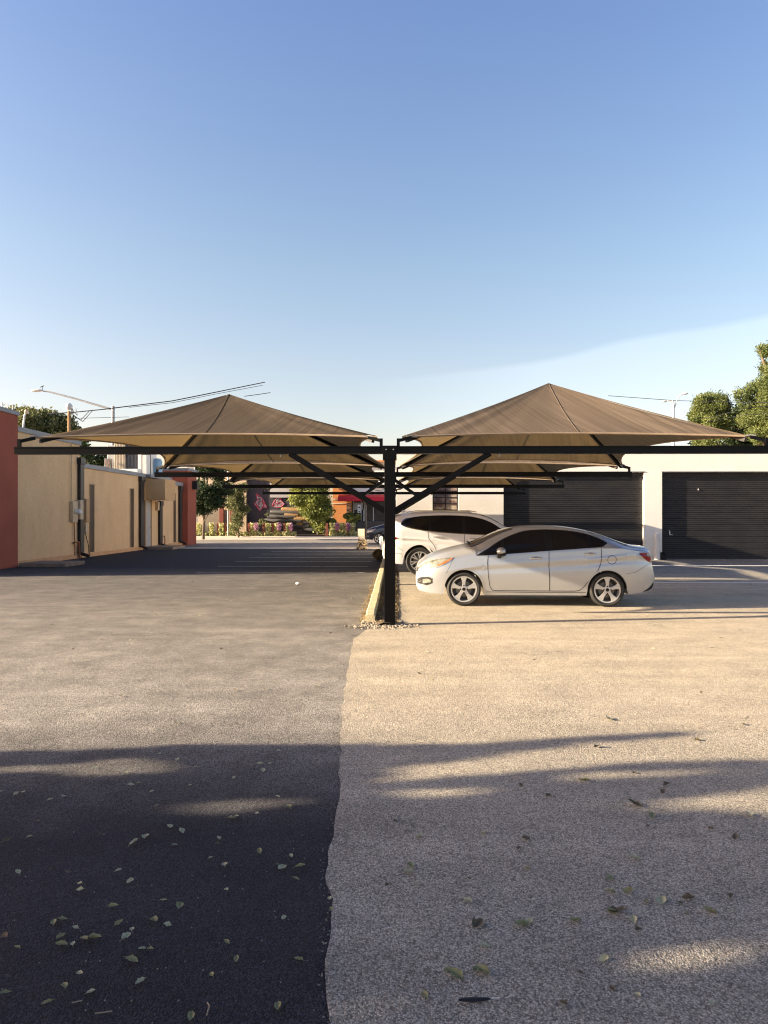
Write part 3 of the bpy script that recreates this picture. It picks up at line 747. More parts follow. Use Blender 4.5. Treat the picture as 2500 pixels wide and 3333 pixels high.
def sedan(root, paint, detail=True):
    c = Car(L=4.37, W=.865, arch=.352, wz=.315, wheels=(.885, 3.475), zmax=.62, g0=1.12, g1=3.95,
        nf=.75, wf=.62, nr=.55, wr=.78,
        tops=[(0,.60),(.012,.68),(.035,.745),(.09,.80),(.2,.875),(.4,.96),(.62,1.03),(.85,1.085),(1.05,1.135),(1.3,1.24),(1.55,1.345),(1.8,1.425),(2.05,1.468),(2.35,1.482),(2.65,1.474),(2.95,1.44),(3.25,1.375),(3.5,1.298),(3.75,1.205),(3.98,1.13),(4.12,1.108),(4.24,1.098),(4.275,1.06),(4.30,.93),(4.335,.75),(4.365,.62),(4.37,.57)],
        bots=[(0,.50),(.01,.36),(.03,.30),(.08,.255),(.3,.225),(.6,.215),(1.25,.205),(3.1,.205),(3.9,.235),(4.2,.285),(4.32,.33),(4.36,.42),(4.37,.48)],
        edges=[(0,.55),(.03,.66),(.09,.735),(.3,.87),(.6,.965),(.9,1.03),(1.12,1.085),(1.4,1.235),(1.7,1.36),(1.95,1.415),(2.4,1.435),(2.8,1.41),(3.1,1.365),(3.4,1.285),(3.65,1.18),(3.9,1.085),(4.2,1.045),(4.28,1.02),(4.33,.72),(4.37,.53)],
        belts=[(0,.50),(.05,.62),(.2,.72),(.5,.82),(.9,.89),(1.2,.93),(2.4,1.01),(3.4,1.065),(3.7,1.06),(4.0,1.02),(4.25,.98),(4.33,.70),(4.37,.52)],
        wedge=[(0,.76),(.3,.74),(.9,.73),(1.15,.73),(1.5,.665),(1.9,.62),(2.4,.605),(2.9,.60),(3.3,.60),(3.6,.625),(3.9,.69),(4.2,.73),(4.37,.75)],
        crease=[(0,.5),(.9,.70),(1.2,.74),(3.2,.86),(4.0,.93),(4.37,.9)])
    car_body(c, paint, root)
    # side windows, front to rear door and quarter
    dlo_lo = smo([(1.12,.925),(1.4,.94),(2.4,1.015),(3.2,1.075),(3.38,1.09),(3.5,1.155)])
    dlo_hi = smo([(1.12,.935),(1.3,1.04),(1.55,1.20),(1.8,1.315),(2.05,1.385),(2.4,1.405),(2.75,1.39),(3.05,1.345),(3.3,1.27),(3.44,1.205),(3.5,1.165)])
    c.panel(arange(1.12, 3.5, 90), dlo_lo, dlo_hi, .004).build('window_surround', TRIM, root, smooth=True)
    for (a, b) in ((1.62, 2.36), (2.50, 3.14), (3.20, 3.42)):
        g = c.panel(arange(a, b, 30), lambda x: dlo_lo(x)+.022, lambda x: dlo_hi(x)-.022, .007)
        g.build('side_window', GLASS, root, smooth=True)
    c.panel(arange(1.25, 1.56, 12), lambda x: dlo_lo(x)+.012, lambda x: max(dlo_lo(x)+.02, dlo_hi(x)-.03), .007).build('side_window', GLASS, root, smooth=True)
    # windscreen and rear window
    def top_panel(x0, x1, f0, name, m_):
        rows = []
        for x in arange(x0, x1, 24):
            P = c.ring(x)[31:]; pts = [(x, y*1.0, z) for y, z in P]
            k = [p for p in pts if p[1] <= pts[0][1]*.985]
            full = [(x, y, z+.004) for _, y, z in k]+[(x, -y, z+.004) for _, y, z in reversed(k[:-1])]
            rows.append(full)
        MB().grid(rows).build(name, m_, root, smooth=True, fixn=False)
    top_panel(1.02, 1.80, 0, 'windscreen', GLASS2); top_panel(3.20, 3.90, 0, 'rear_window', GLASS)
    MB().bar((1.0, -.55, 1.135), (1.03, .55, 1.14), .03, .02).build('wiper', TRIM, root)
    # lamps
    hl = c.panel(arange(.055, .70, 34), smo([(.055,.66),(.2,.67),(.4,.715),(.55,.78),(.68,.865),(.70,.885)]), smo([(.055,.70),(.12,.75),(.3,.83),(.5,.875),(.70,.90)]), .006)
    h = hl.build('headlight', LENS, root, smooth=True)
    c.panel(arange(.40, .675, 16), smo([(.40,.728),(.55,.79),(.675,.866)]), smo([(.40,.752),(.5,.80),(.6,.85),(.675,.885)]), .009).build('indicator', AMBER, h)
    c.strip(dense([(.06,.655),(.2,.662),(.4,.708),(.56,.778),(.70,.885)], 8), .010, .008).build('lamp_edge', CHROME, h)
    tl = c.panel(arange(4.05, 4.335, 20), smo([(4.05,.965),(4.15,.88),(4.25,.815),(4.335,.80)]), smo([(4.05,.985),(4.15,.99),(4.27,.985),(4.30,.93),(4.335,.82)]), .007)
    t_ = tl.build('tail_light', TAIL, root, smooth=True)
    c.panel(arange(4.20, 4.29, 8), smo([(4.2,.935),(4.29,.90)]), smo([(4.2,.975),(4.27,.975),(4.29,.93)]), .010).build('reverse_lamp', LENS, t_)
    # fog lamp recess
    c.panel(arange(.03, .30, 16), smo([(.03,.40),(.2,.375),(.30,.42)]), smo([(.03,.47),(.1,.51),(.24,.52),(.30,.50)]), .005).build('bumper_vent', TRIM, root)
    c.strip(dense([(.035,.478),(.1,.518),(.24,.527),(.305,.50),(.305,.42),(.2,.368),(.05,.39)], 6), .012, .008).build('vent_trim', CHROME, root)
    c.panel(arange(.13, .28, 10), smo([(.13,.395),(.28,.425)]), smo([(.13,.47),(.2,.49),(.28,.47)]), .010).build('fog_light', LENS, root)
    for z in (.42, .45):
        c.strip([(.02, z), (.06, z+.003), (.11, z+.003)], .007, .008).build('vent_bar', CHROME, root)
    c.panel(arange(.012, .08, 8), lambda x: .61, lambda x: .69, .004).build('grille', mat('grille_mesh', (.25,.25,.25), (.03,.03,.03), scale=60, metal=.8, rough=.3), root)
    # door gaps
    c.strip(dense([(1.33,.93),(1.315,.80),(1.33,.55),(1.36,.36),(1.40,.295),(1.5,.285),(2.9,.285),(2.98,.30),(3.05,.36),(3.14,.48),(3.30,.66),(3.36,.80),(3.37,1.07)], 8), .011, .0035).build('door_gap', TRIM, root)
    c.strip(dense([(2.43,1.01),(2.425,.75),(2.435,.5),(2.44,.29)], 10), .011, .0035).build('door_gap', TRIM, root)
    c.strip(dense([(1.30,.262),(2.2,.258),(3.1,.258)], 30), .008, .003).build('sill_line', TRIM, root)
    pts = [(3.555+.078*cos(a), .86+.078*sin(a)) for a in arange(0, 2*pi, 33)]
    c.strip(pts, .008, .003, closed=True).build('fuel_flap_gap', TRIM, root)
    c.strip(dense([(3.80,.60),(3.98,.64),(4.15,.74),(4.30,.81)], 8), .005, .003).build('bumper_gap', TRIM, root)
    c.strip(dense([(.70,.89),(.62,.72),(.56,.60)], 8), .005, .003).build('bumper_gap', TRIM, root)
    c.panel(arange(4.13, 4.345, 12), smo([(4.13,.272),(4.25,.30),(4.32,.345),(4.345,.40)]), smo([(4.13,.285),(4.25,.345),(4.32,.42),(4.345,.45)]), .004).build('bumper_insert', TRIM, root)
    for xc in c.wheels:
        pts = [(xc+(c.arch+.014)*cos(a), c.wz+(c.arch+.014)*sin(a)) for a in arange(.12, pi-.12, 40)]
        c.strip(pts, .024, .004).build('arch_lip', paint, root)
    # handles, mirrors
    for sd in (-1, 1):
        for hx, hz in ((2.20, .885), (3.18, .965)):
            y = sd*(c.sy(hx, hz))
            ellipsoid((hx, y-sd*.002, hz-.004), (.06, .006, .036), 16, 8).build('handle_cup', mat('handle_shade', (.3,.3,.3), None, rough=.5), root, smooth=True)
            h = MB().tube([(hx-.12, y+sd*.004, hz-.006), (hx-.08, y+sd*.032, hz), (hx, y+sd*.038, hz+.003), (hx+.08, y+sd*.032, hz+.004), (hx+.12, y+sd*.004, hz)], [.010,.013,.014,.013,.010], 8)
            h.build('door_handle', CHROME, root, smooth=True)
        mx, mz = 1.55, 1.005; y = sd*(c.sy(1.55, .96))
        mr = ellipsoid((mx, y+sd*.14, mz+.01), (.085, .10, .072), 22, 12).build('mirror', paint, root, smooth=True)
        ellipsoid((mx+.012, y+sd*.135, mz-.040), (.087, .098, .045), 18, 10).build('mirror_base', TRIM, mr, smooth=True)
        MB().bar((mx-.02, y-sd*.01, mz-.10), (mx-.015, y+sd*.10, mz-.05), .07, .07).build('mirror_arm', TRIM, mr, bevel=.015)
        for xc in c.wheels: wheel(root, xc, sd*.845, .313, .2, -sd, 'five', .235)
    return c

def suv(root, paint):
    c = Car(L=5.15, W=.985, arch=.455, wz=.395, wheels=(1.04, 4.11), zmax=.80, g0=1.35, g1=4.85,
        nf=.9, wf=.66, nr=.6, wr=.80,
        tops=[(0,.75),(.02,.90),(.08,.99),(.3,1.06),(.8,1.13),(1.3,1.19),(1.6,1.33),(1.95,1.54),(2.2,1.665),(2.5,1.745),(2.9,1.785),(3.5,1.79),(4.1,1.775),(4.5,1.745),(4.75,1.70),(4.9,1.60),(5.0,1.38),(5.07,1.20),(5.10,1.0),(5.14,.78),(5.15,.70)],
        bots=[(0,.6),(.02,.42),(.1,.34),(.4,.30),(1.6,.27),(3.5,.27),(4.6,.31),(4.9,.35),(5.08,.42),(5.14,.52),(5.15,.6)],
        edges=[(0,.70),(.05,.88),(.5,1.02),(1.3,1.13),(1.6,1.27),(1.95,1.47),(2.3,1.63),(2.7,1.70),(3.4,1.715),(4.1,1.69),(4.5,1.64),(4.75,1.56),(4.9,1.42),(5.0,1.22),(5.08,1.08),(5.15,.66)],
        belts=[(0,.65),(.3,.88),(1.2,1.02),(2,1.09),(3.2,1.13),(4.2,1.21),(4.7,1.26),(4.9,1.2),(5.0,1.1),(5.08,1.0),(5.15,.64)],
        wedge=[(0,.86),(1.3,.83),(1.7,.78),(2.3,.72),(3.2,.70),(4.2,.70),(4.8,.71),(5.0,.76),(5.15,.86)],
        crease=[(0,.7),(1.3,.86),(3.0,.90),(4.2,1.02),(5.15,1.06)])
    car_body(c, paint, root)
    lo = smo([(1.55,1.115),(2.0,1.125),(3.0,1.17),(3.6,1.215),(4.2,1.29),(4.5,1.36),(4.62,1.42)])
    hi = smo([(1.55,1.135),(1.8,1.28),(2.1,1.47),(2.4,1.585),(2.8,1.655),(3.4,1.675),(4.0,1.655),(4.4,1.60),(4.55,1.53),(4.62,1.45)])
    c.panel(arange(1.55, 4.62, 100), lo, hi, .004).build('window_surround', TRIM, root, smooth=True)
    for a, b in ((1.9, 2.82), (2.93, 3.78), (3.86, 4.50)):
        c.panel(arange(a, b, 28), lambda x: lo(x)+.02, lambda x: hi(x)-.02, .007).build('side_window', GLASS, root, smooth=True)
    c.strip([(x, lo(x)-.008) for x in arange(1.6, 4.55, 60)], .018, .006).build('window_trim', CHROME, root)
    c.strip([(4.5, 1.352), (4.56, 1.375), (4.62, 1.41), (4.635, 1.44), (4.60, 1.50), (4.55, 1.55), (4.45, 1.60)], .016, .007).build('window_trim', CHROME, root)
    rows = []
    for x in arange(1.36, 2.35, 24):
        P = [p for p in c.ring(x)[31:]]; k = [p for p in P if p[0] <= P[0][0]*.985]
        rows.append([(x, y, z+.004) for y, z in k]+[(x, -y, z+.004) for y, z in reversed(k[:-1])])
    MB().grid(rows).build('windscreen', GLASS2, root, smooth=True, fixn=False)
    rows = []
    for x in arange(4.82, 5.0, 10):
        P = [p for p in c.ring(x)[26:]]; k = [p for p in P if p[0] <= P[0][0]*.985]
        rows.append([(x+.004, y, z+.003) for y, z in k]+[(x+.004, -y, z+.003) for y, z in reversed(k[:-1])])
    MB().grid(rows).build('rear_window', GLASS, root, smooth=True, fixn=False)
    c.panel(arange(4.72, 5.09, 22), smo([(4.72,1.035),(4.85,.99),(4.95,.975),(5.09,.985)]), smo([(4.72,1.045),(4.85,1.09),(4.98,1.11),(5.05,1.10),(5.09,1.04)]), .008).build('tail_light', TAIL, root, smooth=True)
    c.panel(arange(.06, .7, 22), smo([(.06,.80),(.7,.93)]), smo([(.06,.88),(.5,.985),(.7,.96)]), .006).build('headlight', LENS, root, smooth=True)
    c.strip(dense([(1.62,1.10),(1.60,.8),(1.63,.42),(1.7,.40),(3.35,.40),(3.45,.44),(3.62,.62),(3.72,.85),(3.86,1.02),(3.88,1.22)], 8), .011, .0035).build('door_gap', TRIM, root)
    c.strip(dense([(2.87,1.16),(2.86,.8),(2.86,.41)], 10), .011, .0035).build('door_gap', TRIM, root)
    c.strip(dense([(4.56,.68),(4.72,.78),(4.82,.86),(5.03,.90)], 8), .006, .003).build('bumper_gap', TRIM, root)
    c.strip(dense([(4.56,.36),(4.62,.62),(4.9,.60)], 8), .006, .003).build('bumper_gap', TRIM, root)
    for xc in c.wheels:
        pts = [(xc+(c.arch+.018)*cos(a), c.wz+(c.arch+.018)*sin(a)) for a in arange(.1, pi-.1, 44)]
        c.strip(pts, .03, .005).build('arch_lip', paint, root)
    for sd in (-1, 1):
        for hx, hz in ((2.62, 1.02), (3.60, 1.065)):
            y = sd*c.sy(hx, hz)
            MB().tube([(hx-.13, y+sd*.004, hz), (hx-.08, y+sd*.03, hz+.004), (hx+.08, y+sd*.03, hz+.006), (hx+.13, y+sd*.004, hz+.006)], [.012,.016,.016,.012], 8).build('door_handle', CHROME, root, smooth=True)
        y = sd*c.sy(1.95, 1.13)
        ellipsoid((1.92, y+sd*.15, 1.20), (.10, .12, .09), 20, 10).build('mirror', paint, root, smooth=True)
        MB().tube([(2.5, sd*.66, 1.765), (2.7, sd*.66, 1.80), (4.2, sd*.66, 1.80), (4.45, sd*.66, 1.765)], .014, 8).build('roof_rail', CHROME, root, smooth=True)
        for xc in c.wheels: wheel(root, xc, sd*.965, .393, .24, -sd, 'twin', .27)
    MB().prism([(4.62, 1.725), (4.98, 1.66), (4.97, 1.635), (4.64, 1.70)], 'y', -.62, .62).build('spoiler', paint, root, bevel=.008)
    MB().prism([(4.45, 1.765), (4.56, 1.83), (4.60, 1.83), (4.62, 1.75)], 'y', -.015, .015).build('aerial_fin', paint, root)
    return c
# silver sedan, nose to the kerb
fx = WX(1357, 13.35)
kia = empty('parked_car', (fx, 13.05+.87, 0), 'silver four-door sedan parked nose to the kerb under the nearest right canopy', 'car')
kia.rotation_euler = (0, 0, radians(-2.2))
sedan(kia, SILVER)
encl = empty('parked_car', (4.78, 19.75+1.0, 0), 'white family car backed up to the kerb behind the silver sedan', 'car')
encl.rotation_euler = (0, 0, pi)
suv(encl, WHITEP)
dk = empty('parked_car', (-1.9, 44, -.01), 'dark navy car out on the street, mostly hidden behind the nearest post', 'car')
sedan(dk, NAVYP)

# ------------------------------------------------------------------ left building
WXL = -12.5
lb = empty('tan_building', (WXL, 23, 0), 'long tan stucco building with red end blocks along the left edge of the lot', 'building')
lb.location = (0,0,0)
def part(mb, n, m, p, **k): return mb.build(n, m, p, **k)
part(MB().box(-20, WXL, 22.6, 27.9, -.3, 4.45), 'wall', TAN, lb)
part(MB().box(-20, WXL, 27.91, 41.3, -.3, 3.58), 'wall', TAN, lb)
# openings are cut as recessed slots proud by frames: door and slots
part(MB().box(-20.1, WXL+.05, 22.95, 27.95, 4.45, 4.62), 'coping', COPING, lb)
for (a, b_) in ((27.99, 30.4), (30.41, 32.8), (32.81, 35.19)):
    part(MB().box(-20.1, WXL+.07, a, b_, 3.58, 3.76), 'coping', COPING, lb, bevel=.006)
part(MB().box(-20.1, WXL+.30, 35.2, 38.6, 3.58, 3.74), 'coping', COPING, lb, bevel=.006)
part(MB().box(-20.1, WXL+.10, 38.61, 41.29, 3.40, 3.60), 'coping', COPING, lb, bevel=.006)
part(MB().box(-21, -12.3, 18.95, 22.93, -.3, 4.92), 'red_block', RED, lb)
part(MB().box(-21.1, -12.26, 18.9, 22.97, 4.92, 5.06), 'coping', COPING, lb, bevel=.006)
part(MB().box(-21, -12.15, 41.31, 43.1, -.3, 4.3), 'red_block', RED, lb)
part(MB().box(-21.1, -12.11, 41.26, 43.15, 4.3, 4.46), 'coping', COPING, lb, bevel=.006)
for Y in np.arange(41.4, 43.1, .22):
    part(MB().tube([(-12.2, Y, 4.46), (-12.2, Y, 4.62)], .018, 5), 'bird_spike', WHITEM, lb)
for Y in (22.2, 22.5, 22.8):
    part(MB().tube([(-12.4, Y, 5.06), (-12.4, Y, 5.24)], .02, 5), 'bird_spike', WHITEM, lb)
part(MB().box(WXL, WXL+.05, 22.95, 27.9, -.05, .16), 'base_course', TANB, lb)
part(MB().box(WXL, WXL+.05, 27.98, 34.7, -.05, .15), 'base_course', TANB, lb)
part(MB().box(WXL, WXL+.05, 37.3, 41.25, -.05, .14), 'base_course', TANB, lb)
for (p0, p1) in ((291, 305), (423, 434), (564, 571)):
    a, b_ = XYx(p0, WXL), XYx(p1, WXL)
    f = part(MB().box(WXL+.001, WXL+.018, a, b_, .18, 2.95), 'slot_window', SLOT, lb)
    part(MB().box(WXL+.001, WXL+.03, a-.03, a-.002, .16, 2.97).box(WXL+.001, WXL+.03, b_+.002, b_+.03, .16, 2.97), 'frame', TAN2, f)
# downspouts
for (p0, p1, zt) in ((252, 264, 3.95), (451, 462, 3.58), (514, 522, 2.45), (580, 587, 3.38)):
    a, b_ = XYx(p0, WXL), XYx(p1, WXL)
    m_ = MB().box(WXL+.003, WXL+.13, a, max(b_, a+.16), .14, zt-.25)
    m_.box(WXL+.003, WXL+.17, a-.04, max(b_, a+.16)+.04, zt-.25, zt)
    m_.bar((WXL+.07, a+.1, .2), (WXL+.42, a+.1, .07), .13, .11)
    part(m_, 'downspout', DSP, lb)
# canopy box over the door, door, lamp
part(MB().box(WXL+.002, WXL+1.0, 35.25, 36.9, 2.47, 3.50), 'door_hood', TAN2, lb)
a, b_ = XYx(471, WXL), XYx(489, WXL)
d = part(MB().box(WXL+.002, WXL+.03, a, b_, .10, 2.40), 'door', DOORG, lb)
part(MB().box(WXL+.002, WXL+.06, b_, b_+.09, .10, 2.46).box(WXL+.002, WXL+.06, a-.08, a, .10, 2.46), 'door_frame', WOODP, d)
part(MB().tube([(WXL+.03, b_-.12, 1.1), (WXL+.1, b_-.12, 1.1)], .03, 8).tube([(WXL+.1, b_-.12, 1.1), (WXL+.1, b_-.26, 1.1)], .015, 6), 'handle', CHROME, d)
a = XYx(507, WXL)
part(MB().box(WXL, WXL+.16, a-.1, a+.14, 1.95, 2.4), 'wall_lamp', BEIGE, lb, bevel=.02)
# meter boxes
a = XYx(226, WXL)
mb_ = part(MB().box(WXL, WXL+.14, a, a+.42, 1.42, 2.22), 'meter_box', BEIGE, lb, bevel=.01)
part(MB().box(WXL, WXL+.22, a+.46, a+.74, 1.52, 2.28), 'meter_box', BEIGE, lb, bevel=.01)
part(MB().lathe([(.1, 0), (.1, .16), (.07, .2), (.001, .2)], 16, axis='x', c=(WXL+.14, a+.26, 1.82)), 'meter_dial', WHITEM, mb_)
part(MB().tube([(WXL+.05, a+.06, 2.2), (WXL+.05, a+.06, 4.5)], .018, 6), 'conduit', BEIGE, lb)
part(MB().tube([(WXL+.05, a+.3, 1.43), (WXL+.05, a+.34, .1)], .018, 6), 'conduit', RUST, lb)
part(MB().tube([(WXL+.06, a+.2, .62), (WXL+.12, a+.2, .64), (WXL+.12, a+.55, .64), (WXL+.12, a+.6, .35), (WXL+.12, a+.6, .02)], .035, 8), 'gas_pipe', RUST, lb, smooth=True)
a = XYx(272, WXL)
part(MB().box(WXL, WXL+.12, a, a+.3, 1.4, 2.35), 'cable_box', TAN2, lb, bevel=.02)
part(MB().box(WXL, WXL+.10, a+.02, a+.2, .95, 1.36), 'cable_box', BEIGE, lb, bevel=.02)
part(MB().tube([(WXL+.05, a+.06, .95), (WXL+.06, a+.3, .5), (WXL+.05, a+.42, .05)], .016, 6), 'conduit', TRIM, lb)
a = XYx(524, WXL)
part(MB().tube([(WXL+.05, a, .55), (WXL+.2, a, .6), (WXL+.2, a+.05, .3), (WXL+.15, a+.05, .02)], .03, 8), 'gas_pipe', RUST, lb, smooth=True)
# sconce on far red block
part(MB().prism([(42.2, 3.25), (42.75, 3.25), (42.2, 3.75)], 'x', -12.149, -11.85), 'wall_light', DSP, lb)
part(MB().tube([(-12.9, XYx(225, -12.9), 4.5), (-12.9, XYx(225, -12.9), 5.8)], .055, 12), 'service_mast', WOODP, lb)
mast = (-12.9, XYx(225, -12.9), 5.9)
part(ellipsoid((mast[0], mast[1], 5.98), (.13, .15, .14), 16, 8), 'mast_head', WHITEM, lb, smooth=True)
part(MB().box(-19.9, -12.7, 22.8, 27.7, 4.45, 4.46), 'roof', ROOFM, lb)
# concrete steps
tag(MB().box(-12.28, -10.75, 22.95, 24.4, -.02, .11).build('concrete_step', mat('grimy_concrete', (.26,.20,.15), (.17,.13,.10), rough=.95, scale=3, fine=(40,.2), bump=.4), bevel=.015), 'low concrete slab at the foot of the near red wall', 'step')
tag(MB().box(WXL+.02, -11.0, 34.9, 36.9, -.02, .13).build('concrete_step', mat('grimy_concrete', (.26,.20,.15), (.17,.13,.10), rough=.95, scale=3, fine=(40,.2), bump=.4), bevel=.015), 'concrete doorstep below the grey steel door of the tan building', 'step')
# roof machinery behind the low wall
def ribbed(x0, x1, y0, y1, z0, z1, n, dpt=.05):
    pts = []
    for i in range(n):
        a = x0+(x1-x0)*i/n; w_ = (x1-x0)/n
        pts += [(a, y0), (a+w_*.5, y0), (a+w_*.5, y0-dpt), (a+w_, y0-dpt)]
    pts += [(x1, y1), (x0, y1)]
    return MB().prism(pts, 'z', z0, z1)
Yr = 36.0
ac = empty('roof_cooler', (0,0,0), 'ribbed beige and grey cooling unit on the roof of the low tan building', 'air cooler')
part(ribbed(WX(372, Yr), WX(406, Yr), Yr, Yr+1.6, 3.59, 5.4, 7), 'beige_panel', RIBB, ac)
part(ribbed(WX(407, Yr), WX(448, Yr), Yr+.2, Yr+1.6, 3.59, 5.35, 9), 'grey_panel', RIBG, ac)
wb = tag(MB().box(WX(449, Yr), WX(478, Yr), Yr, Yr+1.5, 3.59, 5.1).build('roof_cabinet', WHITEM, bevel=.02), 'white metal cabinet on the roof beside the ribbed cooler', 'cabinet')
tag(MB().box(WX(398, Yr), WX(470, Yr), Yr-.9, Yr-.4, 3.59, 4.0).build('roof_duct', WHITEM, bevel=.03), 'low white duct lying on the roof in front of the ribbed cooler', 'duct')
bt = empty('roof_tank', (0,0,0), 'blue tank in a thin black railing on the tan building roof', 'tank')
part(MB().lathe([(.001,4.7),(.2,4.66),(.26,4.5),(.26,3.6)], 20, axis='z', c=(WX(486,Yr), Yr+1.2, 0)), 'tank_body', BLUEM, bt, smooth=True)
xx0, xx1 = WX(462, Yr-.3), WX(490, Yr-.3)
part(MB().tube([(xx0, Yr-.3, 3.6), (xx0, Yr-.3, 4.75), (xx1, Yr-.3, 4.75), (xx1, Yr-.3, 3.6)], .025, 6), 'railing', DSP, bt)
gm = empty('electrical_rack', (0,0,0), 'grey electrical boxes with loose wires standing on the tan roof', 'electrical boxes')
part(MB().box(WX(338, Yr), WX(368, Yr), Yr+.4, Yr+.9, 4.1, 5.3), 'box', GREYM, gm, bevel=.02)
part(MB().box(WX(340, Yr), WX(356, Yr), Yr, Yr+.35, 3.9, 4.6).box(WX(350,Yr), WX(366,Yr), Yr-.1, Yr+.2, 3.59, 3.95), 'box', RIBG, gm, bevel=.02)
for k in range(4):
    x0 = WX(345+k*4, Yr-.1); part(MB().tube([(x0, Yr-.15, 4.5), (x0+.15, Yr-.3, 4.1), (x0+.35, Yr-.2, 3.85), (x0+.45, Yr-.1, 3.65)], .018, 5), 'wire', WIRE if k % 2 else RUST, gm)

# ------------------------------------------------------------------ right garage building
YW = 31.6; S = 1
gb = empty('garage_building', (0,0,0), 'cream stucco garage building with dark roller doors behind the carport', 'building')
xl = .02; xw0, xw1 = WX(1408, YW), WX(1492, YW); xd0, xd1 = WX(1639, YW), WX(2097, YW); xe0 = WX(2155, YW); xe1 = xe0+6.6; xr = 26
zt_ = W(1800, 1472, YW)[2]; zd = W(1800, 1537, YW)[2]; zwin0 = W(1450, 1661, YW)[2]; zwin1 = 3.35
def wallbox(a, b, z0, z1): return MB().box(a, b, YW, YW+.3, z0, z1)
part(wallbox(xl, xw0, -.4, zt_), 'wall', CREAM, gb)
part(wallbox(xw0, xw1, -.4, zwin0).box(xw0, xw1, YW, YW+.3, zwin1, zt_), 'wall', CREAM, gb)
part(wallbox(xw1, xd0, -.4, zt_), 'wall', CREAM, gb)
part(wallbox(xd0, xd1, zd, zt_), 'wall', CREAM, gb)
part(wallbox(xd1, xe0, -.4, zt_), 'wall', CREAM, gb)
part(wallbox(xe0, xe1, zd, zt_), 'wall', CREAM, gb)
part(wallbox(xe1, xr, -.4, zt_), 'wall', CREAM, gb)
part(MB().box(xl, xl+.3, YW+.3, 41, -.4, zt_), 'wall', CREAM, gb)
part(MB().box(xl+.3, xr, 40.7, 41, -.4, zt_), 'wall', CREAM, gb)
part(MB().box(xl+.3, xr, YW+.3, 40.7, zt_-.25, zt_-.2), 'roof', ROOFM, gb)
part(MB().box(xl-.04, xr, YW-.05, YW+.35, zt_, zt_+.10), 'coping', mat('dark_grey_coping', (.09,.09,.10), None, rough=.5), gb)
def roller(x0, x1):
    rows = []; z = -.3; per = .088; i = 0
    yb = YW+.19
    while z < zd:
        g = .024 if i % 3 == 2 else .004
        for dz, dy in ((0, 0), (.012, -.006), (per-.026, -.006), (per-.014, 0)):
            rows.append([(x0, yb+dy, z+dz), (x1, yb+dy, z+dz)])
        rows.append([(x0, yb+g, z+per-.007), (x1, yb+g, z+per-.007)])
        z += per; i += 1
    return MB().grid(rows)
for (a, b_) in ((xd0, xd1), (xe0, xe1)):
    rd = part(roller(a, b_), 'roller_door', ROLLD, gb, fixn=False)
    part(MB().box(a, b_, YW+.165, YW+.20, -.3, -.2), 'bottom_rail', DSP, rd)
    part(MB().box(a-.03, b_+.03, YW-.02, YW+.01, zd, zd+.035), 'lintel_trim', COPING, rd)
    hx = WX(2183, YW) if a == xe0 else WX(1720, YW)
    part(MB().tube([(hx, YW+.17, 1.0), (hx, YW+.1, 1.0), (hx, YW+.1, .82), (hx+.12, YW+.1, .82)], .018, 6), 'handle', WHITEM, rd)
hx = WX(2278, YW)
part(MB().box(hx-.012, hx+.012, YW+.15, YW+.17, 2.80, 2.87), 'door_latch', WHITEM, gb)
wn = part(MB().box(xw0, xw1, YW+.13, YW+.15, zwin0, zwin1), 'window', CURT, gb)
fr = MB()
for i in range(3):
    x = xw0+.025+(xw1-xw0-.05)*i/2; fr.box(x-.022, x+.022, YW+.09, YW+.128, zwin0, zwin1)
for i in range(6):
    z = zwin0+.02+(zwin1-zwin0-.04)*i/5; fr.box(xw0, xw1, YW+.095, YW+.127, z-.016, z+.016)
part(fr, 'frame', DSP, wn)
part(MB().box(xw0, xw1, YW+.06, YW+.07, zwin0, zwin1), 'pane', mat('shop_pane', (.02,.02,.02), None, rough=.05), wn) if False else None
part(MB().box(xw0-.05, xw1+.05, YW-.06, YW-.002, zwin0-.07, zwin0-.003), 'sill', CREAMT, wn)
tag(MB().lathe([(.001,.94),(.07,.925),(.12,.87),(.125,.8),(.125,-.3)], 20, axis='z', c=(WX(2139, 31.2), 31.2, 0)).build('bollard', mat('white_bollard_paint', (.7,.67,.62), (.6,.57,.53)), smooth=True), 'white painted bollard between the two roller doors', 'bollard')
tag(MB().prism([(31.1,-.24),(31.5,-.24),(31.5,.05),(31.35,.07),(31.15,-.05)], 'x', WX(2152,31.3), WX(2166,31.3)).build('door_stop', TRIM, bevel=.03), 'black rubber wedge on the ground at the edge of the right roller door', 'door stop')

# ------------------------------------------------------------------ across the street
YM = 61.0
mw = empty('mural_building', (0,0,0), 'dark plum building with painted pink wings across the street', 'building')
part(MB().box(WX(805, YM), WX(1010, YM), YM, YM+8, 0, 6.2), 'wall', PURP, mw)
part(MB().box(WX(740, YM), WX(804, YM), YM-.3, YM+8, 0, 6.3), 'tan_wall', DAPP, mw)
part(MB().box(WX(880, YM), WX(1010, YM), YM-.15, YM-.002, 3.25, 6.1), 'upper_panel', GREYWALL, mw)
part(MB().box(WX(640, YM), WX(739, YM), YM+.5, YM+8, 0, 5.0), 'cream_wall', mat('pale_peach_wall', (.6,.48,.36)), mw)
